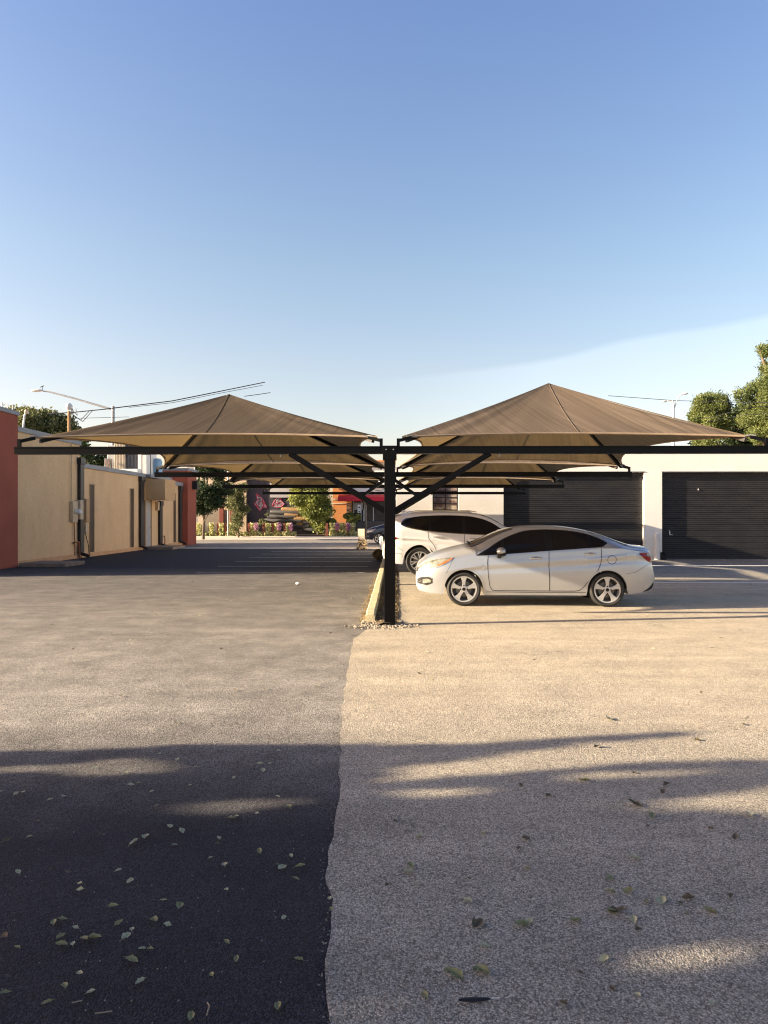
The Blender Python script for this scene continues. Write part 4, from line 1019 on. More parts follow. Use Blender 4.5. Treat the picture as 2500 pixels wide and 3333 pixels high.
# generic wings: feathered strokes
def wing(cx, sgn, name):
    base = Vector((cx, YM-.012, 1.7))
    m1, m2 = MB(), MB()
    for k in range(11):
        t = k/10; L_ = .5+.9*sin(pi*min(1, t*1.15)); a = radians(100-75*t)
        r0 = base+Vector((sgn*-.1+sgn*.02*k, 0, 1.15-t*1.0))
        d = Vector((sgn*-cos(a)*-1, 0, sin(a)))
        tip = r0+Vector((-sgn*.0, 0, 0))+Vector((sgn*cos(a)*L_*.55, 0, (sin(a)-.55)*L_*.45))
        (m1 if k % 2 else m2).bar(r0, tip, .018, .055, up=(0,1,0))
        for q in range(4):
            p = r0.lerp(tip, .2+.22*q); (m2 if k % 2 else m1).box(p.x-.035, p.x+.035, YM-.02, YM-.006, p.z-.05, p.z+.045)
    pts = [(0,-.2),(.35,.0),(.62,.25),(.48,.5),(.30,.85),(.10,1.25),(.0,1.55)]
    poly = [base+Vector((sgn*(x-.25)*1.0, -.005, z)) for x, z in pts]
    m1.tube(poly, [.02,.035,.045,.04,.035,.035,.05], 6)
    m1.tube([base+Vector((sgn*(x-.4), -.005, z)) for x, z in ((.1,-.2),(.0,.3),(-.02,.7),(.15,1.2),(.35,1.5))], .03, 6)
    o = part(m1, name, PINK, mw); part(m2, 'pale_feathers', PALEP, o)
wing(WX(752, YM)+.0 if False else WX(752, YM), 1, 'painted_wing') if False else None
def wing2(pts_px, name):
    m1, m2 = MB(), MB()
    P = [Vector(W(px, py, YM-.02)) for px, py in pts_px]
    loop = P+[P[0]]; m1.tube(loop, .028, 6)
    c = sum(P, Vector())/len(P)
    xs = [p.x for p in P]; zs = [p.z for p in P]
    def inside(x, z):
        r = False; n = len(P); j = n-1
        for i in range(n):
            if (P[i].z > z) != (P[j].z > z) and x < (P[j].x-P[i].x)*(z-P[i].z)/(P[j].z-P[i].z)+P[i].x: r = not r
            j = i
        return r
    x = min(xs)
    while x < max(xs):
        z = min(zs)
        while z < max(zs):
            if inside(x, z):
                q = random.random(); s = random.uniform(.03, .05)
                (m2 if q < .55 else m1).box(x-s, x+s*.6, YM-.03, YM-.004, z-s, z+s*.9)
            z += .11
        x += .10
    o = part(m1, name, PINK, mw); part(m2, 'pale_feathers', PALEP, o)
wing2([(834,1606),(842,1612),(856,1625),(866,1646),(868,1652),(856,1652),(846,1662),(838,1652),(828,1640),(838,1628),(836,1616)], 'painted_wing')
wing2([(920,1606),(914,1612),(900,1622),(890,1636),(886,1646),(900,1652),(916,1650),(926,1640),(914,1628),(916,1616)], 'painted_wing')

YS = 60.0
sb = empty('corner_shop', (0,0,0), 'orange corner shop with a red awning and white fascia across the street', 'shop')
xA, xB, xC, xD = WX(1083, YS), WX(1128, YS), WX(1146, YS), WX(1300, YS)
part(MB().box(xA, xC-.05, YS, YS+9, 0, W(1100, 1503, YS)[2]), 'wall', ORANGE, sb)
part(MB().box(xB, xC-.08, YS-.04, YS-.002, .1, 2.75), 'side_door', BROWND, sb)
part(MB().box(xA-.03, xB, YS-.05, YS-.003, 2.68, 2.76).box(xA-.03, xB, YS-.05, YS-.003, 3.05, 3.13), 'trim_band', CREAMT, sb)
part(MB().box(xC-.04, xD+3, YS+.3, YS+9, 3.0, 6.3), 'fascia', SHOPW, sb)
part(MB().box(xA, xD+3, YS-.1, YS+9, W(1100,1503,YS)[2]+.0, W(1100,1503,YS)[2]+.12), 'parapet', ORANGE, sb)
sw = part(MB().box(xC-.04, xD+3, YS+.5, YS+.55, 0, 3.0), 'shop_window', SHOPG, sb)
for px in (1150, 1183, 1187, 1215):
    x = WX(px, YS); part(MB().box(x-.04, x+.04, YS+.42, YS+.5, 0, 3.0), 'frame', WHITEM, sw)
part(MB().box(WX(1150,YS), WX(1185,YS), YS+.42, YS+.5, 2.2, 2.8), 'window_film', GREYM, sw)
x0, x1 = WX(1103, YS), WX(1262, YS); za = W(1100, 1610, YS)[2]; zb_ = W(1100, 1632, YS)[2]
part(MB().prism([(YS-.01, za), (YS-.01, za-.08), (YS-1.0, zb_), (YS-1.03, zb_+.05), (YS-.9, zb_+.35)], 'x', x0, x1), 'awning', AWN, sb)
tri = [(WX(1198,YS), W(0,1586,YS)[2]), (WX(1210,YS), W(0,1586,YS)[2]), (WX(1204,YS), W(0,1594,YS)[2])]
part(MB().prism(tri, 'y', YS+.26, YS+.298), 'blue_emblem', BLUEP, sb)
ex, ez = WX(1228, YS), W(0,1590,YS)[2]
part(MB().prism([(ex+.5*cos(a), ez+.2*sin(a)) for a in arange(0, 2*pi*.96, 22)], 'y', YS+.25, YS+.297), 'grey_emblem', GREYS, sb)
sg = empty('hanging_sign', (0,0,0), 'narrow white sign panel with small dark marks in front of the shop window', 'sign')
x0, x1 = WX(1164, YS-.6), WX(1175, YS-.6)
part(MB().box(x0, x1, YS-.62, YS-.58, W(0,1670,YS)[2], W(0,1643,YS)[2]), 'panel', WHITEM, sg)
for py in (1652, 1666):
    z = W(0, py, YS)[2]; part(MB().box(x0+.08, x1-.08, YS-.63, YS-.621, z-.05, z+.05), 'mark', TRIM, sg)
part(MB().tube([(x1+.02, YS-.6, .1), (x1+.02, YS-.6, 2.9)], .03, 6), 'pole', GREYM, sg)

# trees
def tree(name, label, cat, cs, n, size, leafm, base, group=None, trunkr=.15, twigs=0, aspect=.55, limbs=5):
    r = empty(name, base, label, cat, group); b = Vector(base)
    P = blob_leaves(cs, n, size)
    cl = rng.normal(size=P.shape)*size*.7
    q = leaf_quads(P+cl, size, aspect=aspect) - np.array(base)
    quads_np('crown', q, leafm, r)
    c = [Vector(x[0]) for x in cs]; top = max(c, key=lambda v: v.z); low = sum(c, Vector())/len(c)
    t = MB(); t.tube([(0,0,-.3), ((low.x-b.x)*.3, (low.y-b.y)*.3, (low.z-b.z)*.5), (low.x-b.x, low.y-b.y, low.z-b.z), (top.x-b.x, top.y-b.y, top.z-b.z)], [trunkr*1.2, trunkr*.9, trunkr*.6, trunkr*.15], 8)
    for v in c[:limbs*3]:
        f = random.uniform(.3, .8); m0 = Vector(((low.x-b.x)*f, (low.y-b.y)*f, (low.z-b.z)*f))
        e = v-b; mid = m0.lerp(e, .5)+Vector((0,0,.1)); t.tube([m0, mid, e], [trunkr*.4, trunkr*.25, trunkr*.06], 6)
    t.build('trunk', BARK, r, smooth=True)
    return r
def clumps(c, R, n, r, sq=1.0, seed=1, shell=.55):
    rr = random.Random(seed); o = []
    for i in range(n):
        while True:
            v = Vector((rr.uniform(-1,1), rr.uniform(-1,1), rr.uniform(-1,1)))
            if shell < v.length < 1: break
        q = r*rr.uniform(.6, 1.3); o.append(((c[0]+v.x*R[0], c[1]+v.y*R[1], c[2]+v.z*R[2]), (q, q, q*.75*sq)))
    return o
def pc(px, py, Y): return W(px, py, Y)
# right pines
Yp = 50.0
c = pc(2308, 1345, Yp)
cs = clumps(c, (1.15,1.2,1.35), 34, .48, seed=3)+clumps((c[0]+.1, c[1], c[2]-1.9), (1.2,1.1,1.2), 16, .5, seed=4)
tree('pine_tree', 'rounder green pine left of the taller one, behind the garage roof', 'tree', cs, 42000, .15, LG_PINE, (c[0], Yp, -.3), 'pines behind the garage', .22, aspect=.4)
c = pc(2520, 1330, 47)
cs = clumps(c, (2.1,1.9,2.5), 60, .58, seed=8, shell=.2)+clumps(pc(2505,1135,47), (.75,.7,.45), 12, .36, seed=9, shell=.1)+clumps(pc(2535,1200,47), (1.1,1,.8), 12, .42, seed=21, shell=.1)
tree('pine_tree', 'tall green pine at the right edge of the picture, rising highest', 'tree', cs, 70000, .15, LG_PINE, (c[0]+.5, 47, -.3), 'pines behind the garage', .3, aspect=.4)
c = pc(2395, 1385, 53)
cs = clumps(c, (1.2,1.1,1.2), 22, .5, seed=5)+clumps(pc(2380,1440,53), (3.2,1.3,.9), 20, .6, seed=6)
tree('dark_tree', 'dark leafy tree filling the gap between the two pines', 'tree', cs, 16000, .24, LG_DARK, (c[0], 53, -.3), None, .2)
# left trees behind tan building
cs = clumps(pc(100, 1392, 40), (1.7,1.3,.9), 22, .5, seed=11)+clumps(pc(190, 1410, 40), (1.5,1.2,.75), 18, .45, seed=12)
tree('leafy_tree', 'broad olive green tree behind the tall tan wall on the left', 'tree', cs, 22000, .17, LG_OLIVE, (pc(130,1400,40)[0], 40, -.3), None, .2, aspect=.7)
cs = clumps(pc(290, 1478, 38.5), (.95,.9,.75), 14, .36, seed=14)
tree('leafy_tree', 'small dark tree above the low tan roof next to the downspout', 'tree', cs, 5000, .16, LG_DARK, (pc(280,1480,38.5)[0]-.3, 38.5, -.3), None, .12)
# street trees across
cs = clumps(pc(640, 1640, 50), (.9,.7,.6), 12, .38, seed=35)+clumps(pc(712, 1640, 50), (.6,.7,.5), 9, .34, seed=36)+clumps(pc(660,1510,50), (1.0,.9,.7), 10, .4, seed=37)+clumps(pc(682, 1578, 50), (1.3,1.1,1.8), 38, .45, seed=15)+clumps(pc(665,1625,50), (.95,.9,.9), 16, .4, seed=25)
tree('street_tree', 'dense dark green street tree beside the far red block', 'tree', cs, 24000, .15, LG_DARK, (pc(650,1600,50)[0], 50.9, .1), None, .1)
cs = clumps(pc(765, 1600, 55), (.75,.6,1.3), 22, .36, seed=16)+clumps(pc(778, 1665, 55), (.6,.5,1.1), 18, .36, seed=17)+clumps(pc(775, 1715, 55), (.4,.4,.5), 7, .28, seed=38)
tree('flowering_tree', 'slim dusty green tree with pale blooms before the tan wall', 'tree', cs, 11000, .14, LG_OLIVE, (pc(772,1600,55)[0], 55.5, .1), None, .07)
cs = clumps(pc(1010, 1590, 58), (1.9,1.2,1.5), 34, .55, seed=18)+clumps(pc(1040, 1655, 58), (1.4,1.0,.9), 18, .46, seed=19)+clumps(pc(1050, 1700, 58), (.8,.7,.6), 10, .36, seed=39)
tree('street_tree', 'bright yellow-green tree between the plum wall and the orange shop', 'tree', cs, 17000, .19, LG_YEL, (pc(1035,1600,58)[0], 58.4, .1), None, .1, aspect=.75)
for (px, py, rx, rz, n, lb_) in ((1072, 1695, .55, .55, 2600, 'round yellow-green shrub below the yellow-green tree'), (1140, 1690, .95, .4, 2600, 'low yellow-green shrub in front of the orange shop')):
    p = pc(px, py, 57.6); r = empty('shrub', (p[0], p[1], .14), lb_, 'shrub')
    q = leaf_quads(blob_leaves(clumps(p, (rx,.5,rz), 9, .28, seed=px), n, .1), .14, aspect=.7)-np.array((p[0], p[1], .14))
    quads_np('foliage', q, LG_YEL, r)
    MB().tube([(0,0,0), (0,0,p[2]-.14)], .04, 6).build('stem', BARK, r)
p = pc(862, 1700, 57.6); r = empty('shrub', (p[0], p[1], .14), 'thin dark shrub standing in front of the plum wall', 'shrub')
quads_np('foliage', leaf_quads(blob_leaves(clumps(p, (.3,.3,.9), 8, .25, seed=77), 1500, .1), .13)-np.array((p[0], p[1], .14)), LG_OLIVE, r)
MB().tube([(0,0,0), (0,0,1.2)], .03, 6).build('stem', BARK, r)
# hedge strip with posts and purple flowers
V = []
def hcol(px0, px1, ytop, n):
    n = int(n*1.35)
    for i in range(n):
        px = random.uniform(px0, px1); py = 1748-(1748-ytop)*random.random()**1.0; V.append(pc(px, py, 56.9+random.uniform(0, .5)))
hcol(632, 965, 1731, 2600); hcol(1072, 1165, 1731, 900)
cols = [(633,655),(682,696),(712,728),(740,760),(812,842),(864,882),(893,908),(930,950),(1074,1092),(1104,1126),(1138,1156)]
for a, b_ in cols: hcol(a, b_, 1703, 420)
q = leaf_quads(np.array(V), .17, aspect=.6)
tag(quads_np('hedge', q, LG_PALE), 'pale variegated hedge along the kerb across the street', 'hedge', kind='stuff')
pp = [709, 734, 810, 858, 888, 926, 1046+18, 1073+25, 1112+22]
for k, px in enumerate(pp):
    x, _, _ = pc(px, 1700, 57.0); place = ['first','second','third','fourth','fifth','sixth','seventh','eighth','ninth'][k]
    tag(MB().box(x-.09, x+.09, 57.0, 57.18, -.1, W(0, 1703, 57)[2]).build('planter_post', REDPOST, bevel=.01), 'short reddish post in the hedge, %s of nine counted from the left' % place, 'post', 'reddish posts standing in the hedge')
for k, px in enumerate((775, 840, 915, 953, 1104, 1140)):
    p = pc(px-6, 1714, 56.75); r = empty('flower_plant', (p[0], p[1], .14), 'purple flowering plant in the hedge, %s of six counted from the left' % ['first','second','third','fourth','fifth','sixth'][k], 'flowers', 'purple flowers in the hedge')
    quads_np('petals', leaf_quads(blob_leaves([((p[0],p[1],p[2]), (.2,.15,.33))], 150, .08), .13)-np.array((p[0], p[1], .14)), MAGENTA, r)
    MB().tube([(0,0,-.25), (0,0,p[2]-.14)], .02, 5).build('stem', BARK, r)
# stacked charcoal and amber boards behind the hedge
k = 0
for (px0, px1, py, m_, w_) in ((880,1000,1666,DKW,1), (915,1000,1658,AMBW,1), (870,965,1680,DKW,1), (925,975,1674,AMBW,1), (860,985,1694,DKW,1), (955,1005,1686,AMBW,1), (870,1010,1710,DKW,1),
                             (965,988,1703,AMBW,1), (985,1050,1722,DKW,1), (1028,1046,1716,AMBW,1)):
    a = pc(px0, py, 58.9); b_ = pc(px1, py+3, 58.9)
    zc = a[2]; k += 1
    mb_ = MB().tube([(a[0], 58.9, zc), (a[0]+.1, 58.9, zc), (b_[0]-.1, 58.9, b_[2]), (b_[0], 58.9, b_[2])], [.12,.19,.19,.1], 8)
    nm = 'charcoal' if m_ is DKW else 'amber'
    ordn = {1:'topmost', 2:'topmost', 3:'second', 4:'second', 5:'third', 6:'third', 7:'fourth', 8:'fourth', 9:'lowest', 10:'lowest'}[k]
    tag(mb_.build('stacked_log', m_, smooth=True), '%s %s log in the pile before the plum wall' % (ordn, nm), 'log', 'logs piled before the plum wall')
for s_, (px, h_) in enumerate(((868, 1.9), (1000, 1.3))): pass
lr = empty('log_rack', (0,0,0), 'low dark rack holding the pile of logs before the plum wall', 'rack')
for px in (872, 960, 1005, 1046):
    x = WX(px, 59.05); part(MB().box(x-.05, x+.05, 59.05, 59.15, .1, 2.15 if px < 1000 else 1.3), 'upright', DKW, lr)
x0, x1 = WX(865, 59.1), WX(1050, 59.1)
part(MB().box(x0, x1, 59.02, 59.04, .14, 1.05), 'back_board', DKW, lr)
# dark low wall right of it, up to the navy car
tag(MB().box(WX(1130,57.5), WX(1250,57.5), 57.6, 57.9, .1, 1.25).build('low_wall', DKW, bevel=.03), 'low charcoal wall in front of the corner shop window', 'wall')
# left side: low grey structure with post
lw = empty('block_wall', (0,0,0), 'low taupe block wall behind the hedge beside the slim tree', 'wall')
part(MB().box(WX(668,58), WX(742,58), 58, 58.3, .1, 2.2), 'wall', mat('taupe_block', (.25,.21,.16), (.2,.17,.13)), lw)
part(MB().box(WX(715,57.9), WX(728,57.9), 57.8, 57.99, .1, 2.9), 'pier', REDPOST, lw)
part(MB().box(WX(748,57.9), WX(760,57.9), 57.8, 57.99, .1, 2.7), 'pier', REDPOST, lw)
tag(MB().box(WX(652,57.6), WX(682,57.6), 57.3, 57.8, -.1, .95).build('planter_box', CONC, bevel=.03), 'sandy concrete box standing in a gap of the hedge', 'planter')
tag(MB().tube([(WX(742,56), 56, .1), (WX(742,56), 56, 5.2)], .05, 8).build('sign_pole', GREYM), 'thin grey pole rising before the slim tree', 'pole')
# stone foot, panel post, hydrant
sf = empty('stone_pier', (0,0,0), 'rough stone pier carrying a cream panel and dark pole at the lot exit', 'pier')
px_ = WX(1178, 35.3)
pts = [(px_+random.uniform(-.22,.22)*(1-i/160*.4), 35.3+random.uniform(-.2,.2), .02+.6*i/120*random.uniform(.5,1)) for i in range(120)]
V = MB()
for (x, y, z) in pts:
    q = ellipsoid((x, y, z), (random.uniform(.05,.1),)*2+(random.uniform(.04,.07),), 8, 5); V.add(q.v, q.f)
part(V, 'stones', STONE, sf)
part(MB().box(px_-.20, px_+.13, 35.33, 35.38, .6, 1.02), 'panel', CREAMT, sf)
part(MB().box(px_+.16, px_+.24, 35.3, 35.38, 0, 2.2), 'pole', DSP, sf)
hy = empty('bollard', (WX(1241, 33.5), 33.5, 0), 'pale grey capped pipe bollard beside the nearest post, far down the kerb', 'bollard')
part(MB().lathe([(.001,.72),(.05,.70),(.085,.62),(.075,.55),(.075,0)], 14, axis='z'), 'pipe', mat('pale_grey_paint', (.5,.52,.54), None), hy, smooth=True)
part(MB().lathe([(.10,.40),(.10,.46)], 14, axis='z').lathe([(.11,.0),(.11,.04)], 14, axis='z'), 'collar', GREYM, hy)
p = (WX(1232, 26.5), 26.5, .2)
r = empty('dry_bush', (p[0], p[1], 0), 'brown withered bush growing against the far part of the yellow kerb', 'bush')
quads_np('foliage', leaf_quads(blob_leaves([((0,0,.22), (.22,.5,.2))], 900, .08), .07), LG_DRY, r)
MB().tube([(0,0,0), (0,0,.25)], .015, 5).build('stem', BARK, r)

# ------------------------------------------------------------------ lamps and wires
Yl = 48.0
sl = empty('street_lamp', (0,0,0), 'grey street lamp whose long arm reaches left over the tan building', 'street lamp')
p0 = pc(368, 1322, Yl); p1 = pc(352, 1329, Yl); p2 = pc(240, 1296, Yl); p3 = pc(160, 1275, Yl); p4 = pc(140, 1273, Yl)
part(MB().tube([(p0[0], Yl, 0), (p0[0], Yl, p0[2])], [.16, .11], 12), 'pole', GREYM, sl, smooth=True)
part(MB().tube([(p0[0]+.1, Yl, p1[2]-.1), p1, p2, p3, p4], [.075,.07,.06,.05,.04], 8), 'arm', GREYM, sl, smooth=True)
hd = pc(120, 1272, Yl)
part(ellipsoid((hd[0], Yl, hd[2]+.02), (.42, .18, .10), 18, 8), 'lamp_head', WHITEM, sl, smooth=True)
q0 = pc(138, 1270, Yl)
part(MB().tube([(q0[0], Yl, q0[2]), (q0[0]+.03, Yl, q0[2]+.28)], .02, 5).tube([(q0[0]-.13, Yl, q0[2]+.2), (q0[0]+.1, Yl, q0[2]+.3)], .03, 5), 'sensor', DSP, sl)
Yl = 60.0
s2 = empty('street_lamp', (0,0,0), 'white street lamp with two curved arms left of the pines', 'street lamp')
b0 = pc(2192, 1335, Yl); b1 = pc(2190, 1303, Yl)
part(MB().tube([(b0[0], Yl, 0), (b0[0], Yl, b0[2]), (b1[0], Yl, b1[2])], [.14,.11,.09], 10), 'pole', WHITEM, s2, smooth=True)
part(MB().tube([pc(2194,1330,Yl), pc(2202,1308,Yl), pc(2210,1290,Yl), pc(2222,1282,Yl)], .06, 8), 'arm', WHITEM, s2, smooth=True)
part(MB().tube([pc(2191,1325,Yl), pc(2184,1306,Yl), pc(2172,1303,Yl)], .06, 8), 'arm', WHITEM, s2, smooth=True)
for px, py in ((2230, 1281), (2162, 1306)):
    h_ = pc(px, py, Yl); part(ellipsoid(h_, (.26, .14, .09), 14, 8), 'lamp_head', WHITEM, s2, smooth=True)
s3 = empty('street_lamp', (0,0,0), 'pale crooked lamp post in front of the olive tree on the far left', 'street lamp')
a = pc(74, 1410, 37); b_ = pc(80, 1352, 37); c_ = pc(86, 1340, 37)
part(MB().tube([(a[0]-.2, 37, 0), a, pc(77,1375,37), b_, c_, pc(93,1345,37)], [.07,.06,.05,.05,.06,.04], 8), 'pole', WHITEM, s3, smooth=True)
part(ellipsoid(c_, (.1,.1,.12), 12, 8), 'lamp_head', BEIGE, s3, smooth=True)
def wire(pts, r, label):
    P = []
    V3 = [Vector(p) for p in pts]
    for i in range(len(V3)-1):
        for k in range(10): P.append(V3[i].lerp(V3[i+1], k/10))
    P.append(V3[-1])
    return tag(MB().tube(P, r, 5).build('overhead_wire', WIRE), label, 'wire', 'overhead wires')
m = Vector(mast)
wire([pc(155, 1347, 30), pc(240, 1342, 30), pc(340, 1332, 30), pc(420, 1322, 30.5), pc(560, 1305, 31), pc(700, 1277, 32), pc(862, 1244, 34)], .022, 'thickest black overhead cable rising over the left canopy peak')
wire([pc(420, 1326, 30.5), pc(560, 1311, 31), pc(700, 1283, 32), pc(855, 1254, 34)], .011, 'thinner wire just under the thickest cable above the left canopy')
wire([pc(760, 1281, 33), pc(815, 1277, 33)], .014, 'short wire just right of the left canopy peak') if False else None
wire([pc(795, 1290, 33), pc(840, 1284, 33.5), pc(880, 1278, 34)], .016, 'short lower wire to the right of the left canopy peak')
wire([pc(235, 1362, 30), pc(350, 1359, 31), pc(420, 1357, 32)], .010, 'low thin wire ending behind the left canopy slope')
wire([pc(1980, 1288, 45), pc(2200, 1304, 44), pc(2420, 1309, 43), pc(2560, 1312, 42)], .018, 'dark overhead wire passing behind the right lamp and pines')
wire([pc(2300, 1362, 43), pc(2420, 1330, 42), pc(2560, 1315, 42)], .012, 'pale thin wire slanting across the pines, upper of two')
wire([pc(2300, 1372, 43), pc(2430, 1350, 42), pc(2560, 1345, 42)], .012, 'thin wire slanting across the pines, lower of two')
for k, (a_, b2, c2, d2) in enumerate((((228,1322),(232,1345),(262,1368),(290,1339)), ((230,1320),(238,1352),(270,1372),(300,1338)), ((226,1322),(240,1340),(252,1352),(247,1330)))):
    wire([m+Vector((.1,0,.05)), pc(*b2, 28.5), pc(*c2, 29.3), pc(*d2, 30)], .013, ['short drip loop from the roof mast, nearest the mast', 'longest drooping loop between roof mast and cable', 'small curled wire end at the roof mast'][(k+0) % 3])

# ------------------------------------------------------------------ unseen trees added off-frame, leaves placed along sun rays to shape foreground shade
SH = []      # shaded picture zones on the ground (photo pixels)
zones = [[(-300,2452),(200,2448),(420,2432),(700,2424),(1240,2424),(1560,2424),(1800,2408),(2050,2392),(2200,2386),(2220,2392),(2000,2410),(1700,2440),(1500,2470),(1250,2500),(900,2505),(700,2512),(500,2470),(-300,2500)],
         [(-300,2500),(300,2530),(700,2500),(1250,2495),(1250,2530),(1600,2530),(1900,2500),(2200,2480),(2560,2478),(2700,2480),(2700,2570),(2560,2570),(2300,2590),(2000,2630),(2560,2660),(2700,2660),(2700,3700),(-300,3700)]]
lit = [[(-300,2485),(150,2490),(420,2458),(500,2462),(300,2500),(-300,2540)],
       [(480,2620),(700,2598),(960,2592),(1050,2600),(900,2640),(650,2655),(520,2640)],
       [(1930,2632),(2200,2596),(2500,2562),(2700,2552),(2700,2618),(2500,2632),(2250,2646),(2050,2650)],
       [(1960,3150),(2080,3095),(2280,3060),(2460,3045),(2470,3110),(2300,3165),(2100,3200)],
       [(1810,2535),(1900,2515),(2100,2505),(2300,2500),(2250,2520),(2050,2535),(1900,2548)],
       [(1240,2520),(1500,2505),(1700,2490),(1560,2530),(1250,2548)],
       [(1240,2570),(1500,2560),(1700,2575),(1400,2600),(1250,2602)]]
def pin(poly, x, y):
    r = False; j = len(poly)-1
    for i in range(len(poly)):
        xi, yi = poly[i]; xj, yj = poly[j]
        if (yi > y) != (yj > y) and x < (xj-xi)*(y-yi)/(yj-yi)+xi: r = not r
        j = i
    return r
def shaded(px, py):
    return any(pin(z, px, py) for z in zones) and not any(pin(z, px, py) for z in lit)
te = tan(SUN_EL)
P = []; rl = random.Random(5)
tries = 0
while len(P) < 26000 and tries < 90000:
    tries += 1
    X = rl.uniform(-4.5, 5.0); Y = rl.uniform(-1.2, 5.7)
    if Y > .9:
        d = -X*sin(YAW)+Y*cos(YAW); xc = X*cos(YAW)+Y*sin(YAW)
        px = 1250+F*xc/d; py = HZ+F*CH/d
        if not shaded(min(max(px, -290), 2690), min(py, 3690)): continue
    cx = -10+rl.uniform(-.7, .7); s = (X-cx)/cos(SUN_AZ)
    P.append((cx, Y-s*sin(SUN_AZ), s*te))
P = np.array(P)
hdg = empty('shade_caster_trees', (-10, 1.5, 0), 'unseen leafy trees added on the left, crowns shaped to cast the foreground shade', 'hedge')
q = leaf_quads(P, .145, aspect=.85)-np.array((-10, 1.5, 0))
quads_np('foliage', q, leafmat('shade_caster_leaf', (0.045,0.07,0.022), (0.022,0.042,0.014), tr=.08), hdg)
for k in range(7):
    yy = -3+k*.62; MB().tube([(0, yy, -.2), (.1, yy+.1, 1.5), (-.1, yy, 3.4)], [.09, .07, .03], 8).build('trunk', BARK, hdg)
# ------------------------------------------------------------------ fallen leaves
def leafmesh(kind, seed):
    rr = random.Random(seed); b = MB(); n = 9; rows = []
    curl = rr.uniform(.15, .5); wmax = rr.uniform(.24, .38); tw = rr.uniform(-.5, .5)
    for i in range(n+1):
        t = i/n; wd_ = wmax*sin(pi*t**.85)**.8*(1+.12*rr.uniform(-1, 1)) if 0 < i < n else .01
        x = t-.5; zc = curl*(t-.5)**2+.03
        row = []
        for j in (-1, -.5, 0, .5, 1): row.append((x+.04*abs(j)*rr.uniform(-.5, .5), j*wd_, zc+abs(j)*wd_*rr.uniform(.3, .8)+tw*j*wd_*(t-.5)))
        rows.append(row)
    b.grid(rows); b.tube([(-.72, rr.uniform(-.08,.08), .05), (-.5, 0, .1)], .012, 4)
    me = bpy.data.meshes.new('fallen_leaf'); me.from_pydata(b.v, [], b.f); me.update()
    for p in me.polygons: p.use_smooth = True
    return me
LM = {'pale': mat('pale_fallen_leaf', (.44,.44,.29), (.27,.28,.16), rough=.6, scale=3, trans=.15),
      'green': mat('olive_fallen_leaf', (.27,.275,.12), (.15,.15,.065), rough=.6, scale=3, trans=.15),
      'brown': mat('brown_fallen_leaf', (.12,.095,.05), (.07,.055,.03), rough=.7, scale=3, trans=.1)}
LMESH = {}
for kd in LM:
    LMESH[kd] = []
    for s in range(4):
        me = leafmesh(kd, hash(kd) % 50+s if False else {'pale':10,'green':30,'brown':50}[kd]+s); me.materials.append(LM[kd]); LMESH[kd].append(me)
LBL = {('pale','l'): ('pale curled dead leaf lying on the dark asphalt in the left foreground', 'pale leaves on the dark asphalt'),
       ('green','l'): ('olive green dead leaf lying on the dark asphalt in the left foreground', 'olive leaves on the dark asphalt'),
       ('brown','l'): ('brown dead leaf lying on the dark asphalt in the left foreground', 'brown leaves on the dark asphalt'),
       ('pale','r'): ('pale curled dead leaf lying on the lighter pavement on the right', 'pale leaves on the lighter pavement'),
       ('green','r'): ('olive green dead leaf lying on the lighter pavement on the right', 'olive leaves on the lighter pavement'),
       ('brown','r'): ('brown dead leaf lying on the lighter pavement on the right', 'brown leaves on the lighter pavement')}
def drop(px, py, kd, size, tilt=.25):
    x, y = GY(px, py); sd_ = 'l' if x < seam(y) else 'r'
    if not (-30 < px < 2530): return
    o = bpy.data.objects.new('fallen_leaf', random.choice(LMESH[kd])); COL.objects.link(o)
    s = size*.95
    o.location = (x, y, ground_z(x, y)+.004); o.scale = (s, s, s)
    o.rotation_euler = (random.uniform(-tilt, tilt), random.uniform(-tilt, tilt), random.uniform(0, 2*pi))
    tag(o, LBL[(kd, sd_)][0], 'leaf', LBL[(kd, sd_)][1])
k_ = 1/1.327
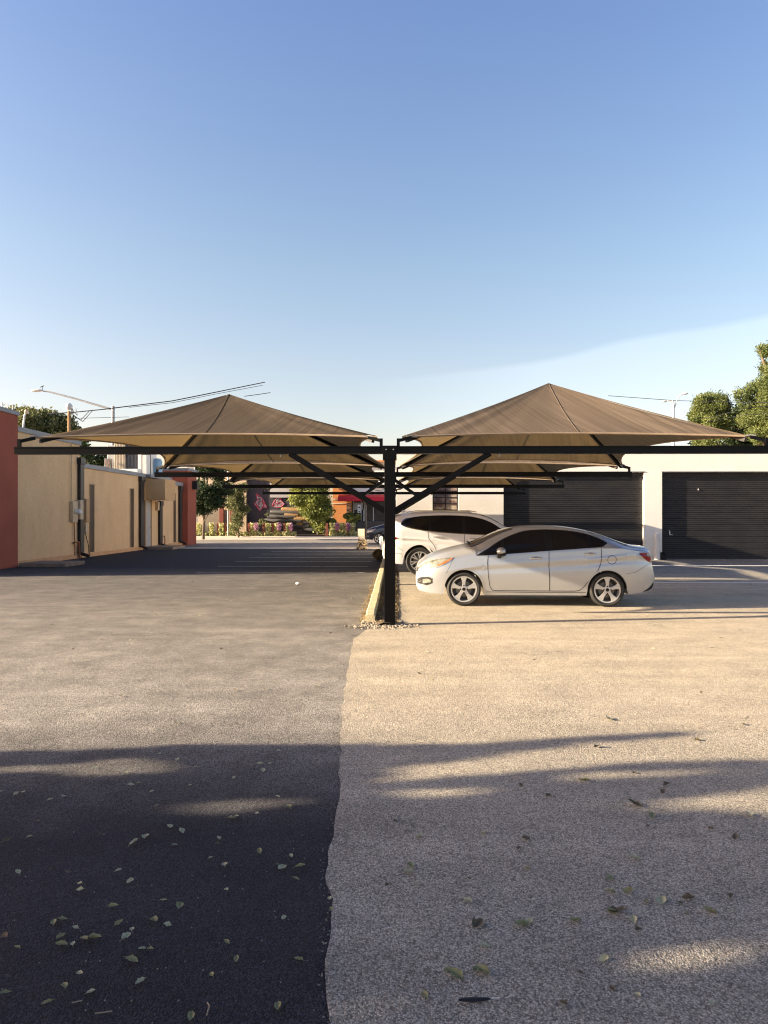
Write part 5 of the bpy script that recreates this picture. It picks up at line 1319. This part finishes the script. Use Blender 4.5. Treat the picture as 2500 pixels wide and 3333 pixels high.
left = [(410,265,'p',14),(545,290,'p',14),(765,232,'p',20),(690,206,'p',12),(845,263,'p',14),(1135,280,'p',26),(1225,241,'b',16),(1120,250,'p',20),(1165,248,'p',12),(1203,193,'p',12),(1010,310,'p',16),(822,343,'p',16),(655,370,'p',16),(600,334,'p',22),(565,342,'p',22),(275,392,'p',24),(217,405,'p',20),(100,373,'p',20),(68,380,'p',20),(5,370,'p',14),(678,430,'g',18),(1198,392,'p',18),(1245,438,'y',34),(1000,486,'p',30),(1022,478,'p',20),(1110,465,'p',12),(735,523,'p',28),(785,542,'p',30),(630,567,'p',34),(580,590,'p',34),(755,602,'p',20),(945,572,'p',20),(940,595,'b',16),(1120,630,'g',28),(1258,648,'p',16),(910,657,'p',18),(970,688,'p',28),(1298,693,'g',34),(1218,703,'p',40),(1195,685,'b',18),(1278,748,'g',26),(78,720,'p',26),(225,707,'b',18),(290,720,'b',24),(345,768,'p',18),(345,795,'p',24),(562,758,'p',26),(512,712,'p',22),(978,795,'p',16),(705,842,'p',26),(775,868,'g',36),(490,867,'g',34),(268,924,'g',30),(232,937,'g',36),(513,940,'g',32),(325,960,'p',18),(570,967,'p',22),(665,930,'g',44),(722,947,'p',26),(262,1000,'g',36),(265,1035,'g',44),(362,1008,'y',38),(410,1005,'g',50),(315,1030,'p',24),(73,1044,'g',26),(545,1000,'p',40),(613,1052,'p',26),(648,1052,'g',20),(980,1022,'g',26),(568,1102,'G',50),(1020,1097,'g',30),(1288,1098,'g',32),(1225,917,'p',10),(278,1213,'g',36),(393,1238,'p',28),(605,1195,'p',34),(915,1163,'g',30),(345,1157,'p',22),(202,1285,'G',36),(22,1243,'g',36),(1200,1300,'g',40),(825,1345,'g',34),(165,497,'b',16),(430,553,'b',18),(125,567,'p',18),(22,586,'b',36),(20,998,'b',32),(1430,880,'g',20),(1425,833,'p',14)]
right = [(115,693,'g',34),(103,718,'p',34),(18,773,'b',20),(153,565,'p',28),(583,617,'b',26),(370,748,'b',24),(433,550,'p',26),(612,575,'b',30),(615,703,'y',36),(710,388,'b',24),(590,343,'b',20),(862,322,'G',34),(1155,475,'G',40),(1085,427,'b',50),(1080,290,'b',24),(972,57,'p',34),(1085,660,'p',38),(975,745,'g',44),(978,802,'g',36),(1055,803,'g',36),(1130,850,'g',34),(1198,848,'p',48),(1010,890,'b',60),(985,893,'g',40),(1405,888,'g',46),(1310,896,'y',26),(1315,833,'b',40),(1283,855,'b',16),(1080,927,'p',36),(1100,968,'b',26),(828,930,'g',44),(625,937,'P',38),(590,947,'g',46),(405,945,'b',52),(435,1040,'p',34),(950,1097,'p',38),(852,1158,'b',30),(985,1223,'b',26),(1097,1252,'p',24),(1415,1285,'p',24),(775,1288,'b',34),(178,1255,'G',36),(310,1163,'g',50),(280,1145,'g',34),(425,1150,'g',60),(400,1140,'g',40),(1580,473,'P',34),(1410,530,'b',20),(1518,568,'b',34),(360,842,'p',34),(143,770,'p',16),(1500,880,'p',22),(920,177,'b',26),(1355,147,'b',22),(1205,372,'b',24),(1140,520,'b',22),(1220,340,'b',26),(1497,822,'b',24),(50,497,'b',24),(1550,80,'b',20)]
for i, (ux, uy, kd, s) in enumerate(left+right):
    rt = i >= len(left)
    px = ux*k_+(1250 if rt else 0); py = 2300+uy*k_
    x, y = GY(px, py); d = y
    km = {'p':'pale','P':'pale','g':'green','G':'green','y':'green','b':'brown'}[kd]
    drop(px, py, km, min(.11, max(.030, s*k_*d/F*1.45)))
# sparse far leaves
for i in range(70):
    px = random.uniform(0, 2500); py = 1890+abs(random.gauss(0, 1))*220
    if py > 2420 or (1180 < px < 2160 and py < 2010): continue
    drop(px, py, random.choice(['pale','brown','brown','pale']), random.uniform(.04, .06))
# white stone in the lot, feather, twigs
x, y = GY(970, 1903)
tag(ellipsoid((x, y, .03), (.06,.04,.035), 10, 6).build('white_stone', WHITEM), 'small white stone lying on the asphalt short of the stall lines', 'stone')
x, y = GY(1545, 3262); fe = empty('feather', (x, y, .006), 'black feather lying on the pavement at the bottom of the picture', 'feather', rz=radians(4))
rows = []
for i in range(15):
    t = i/14; wd_ = .011*sin(pi*(t*.9+.08))**.6; rows.append([(-.055+.11*t, -wd_, .003), (-.055+.11*t, 0, .007), (-.055+.11*t, wd_, .004)])
MB().grid(rows).build('vane', FEATHER, fe, solid=.001); MB().tube([(.05,0,.006),(.085,.003,.004)], .0015, 5).build('quill', WHITEM, fe)
for k, (pts, lb_) in enumerate(((((895,1285),(905,1300),(893,1340)), 'thin bent twig near the bottom edge left of the asphalt seam'), (((410,1332),(450,1328),(485,1322)), 'pale straight twig at the bottom left on dark asphalt'), (((310,1286),(335,1281),(355,1277)), 'shortest dry twig at the bottom left'))):
    P3 = [GY(px*k_, 2300+py*k_) for px, py in pts]
    tag(MB().tube([(a, b_, .006) for a, b_ in P3], .0022, 6).build('twig', TWIGM), lb_, 'twig')

# ------------------------------------------------------------------ render
scene.render.engine = 'CYCLES'
scene.cycles.max_bounces = 8
scene.cycles.filter_width = 1.15
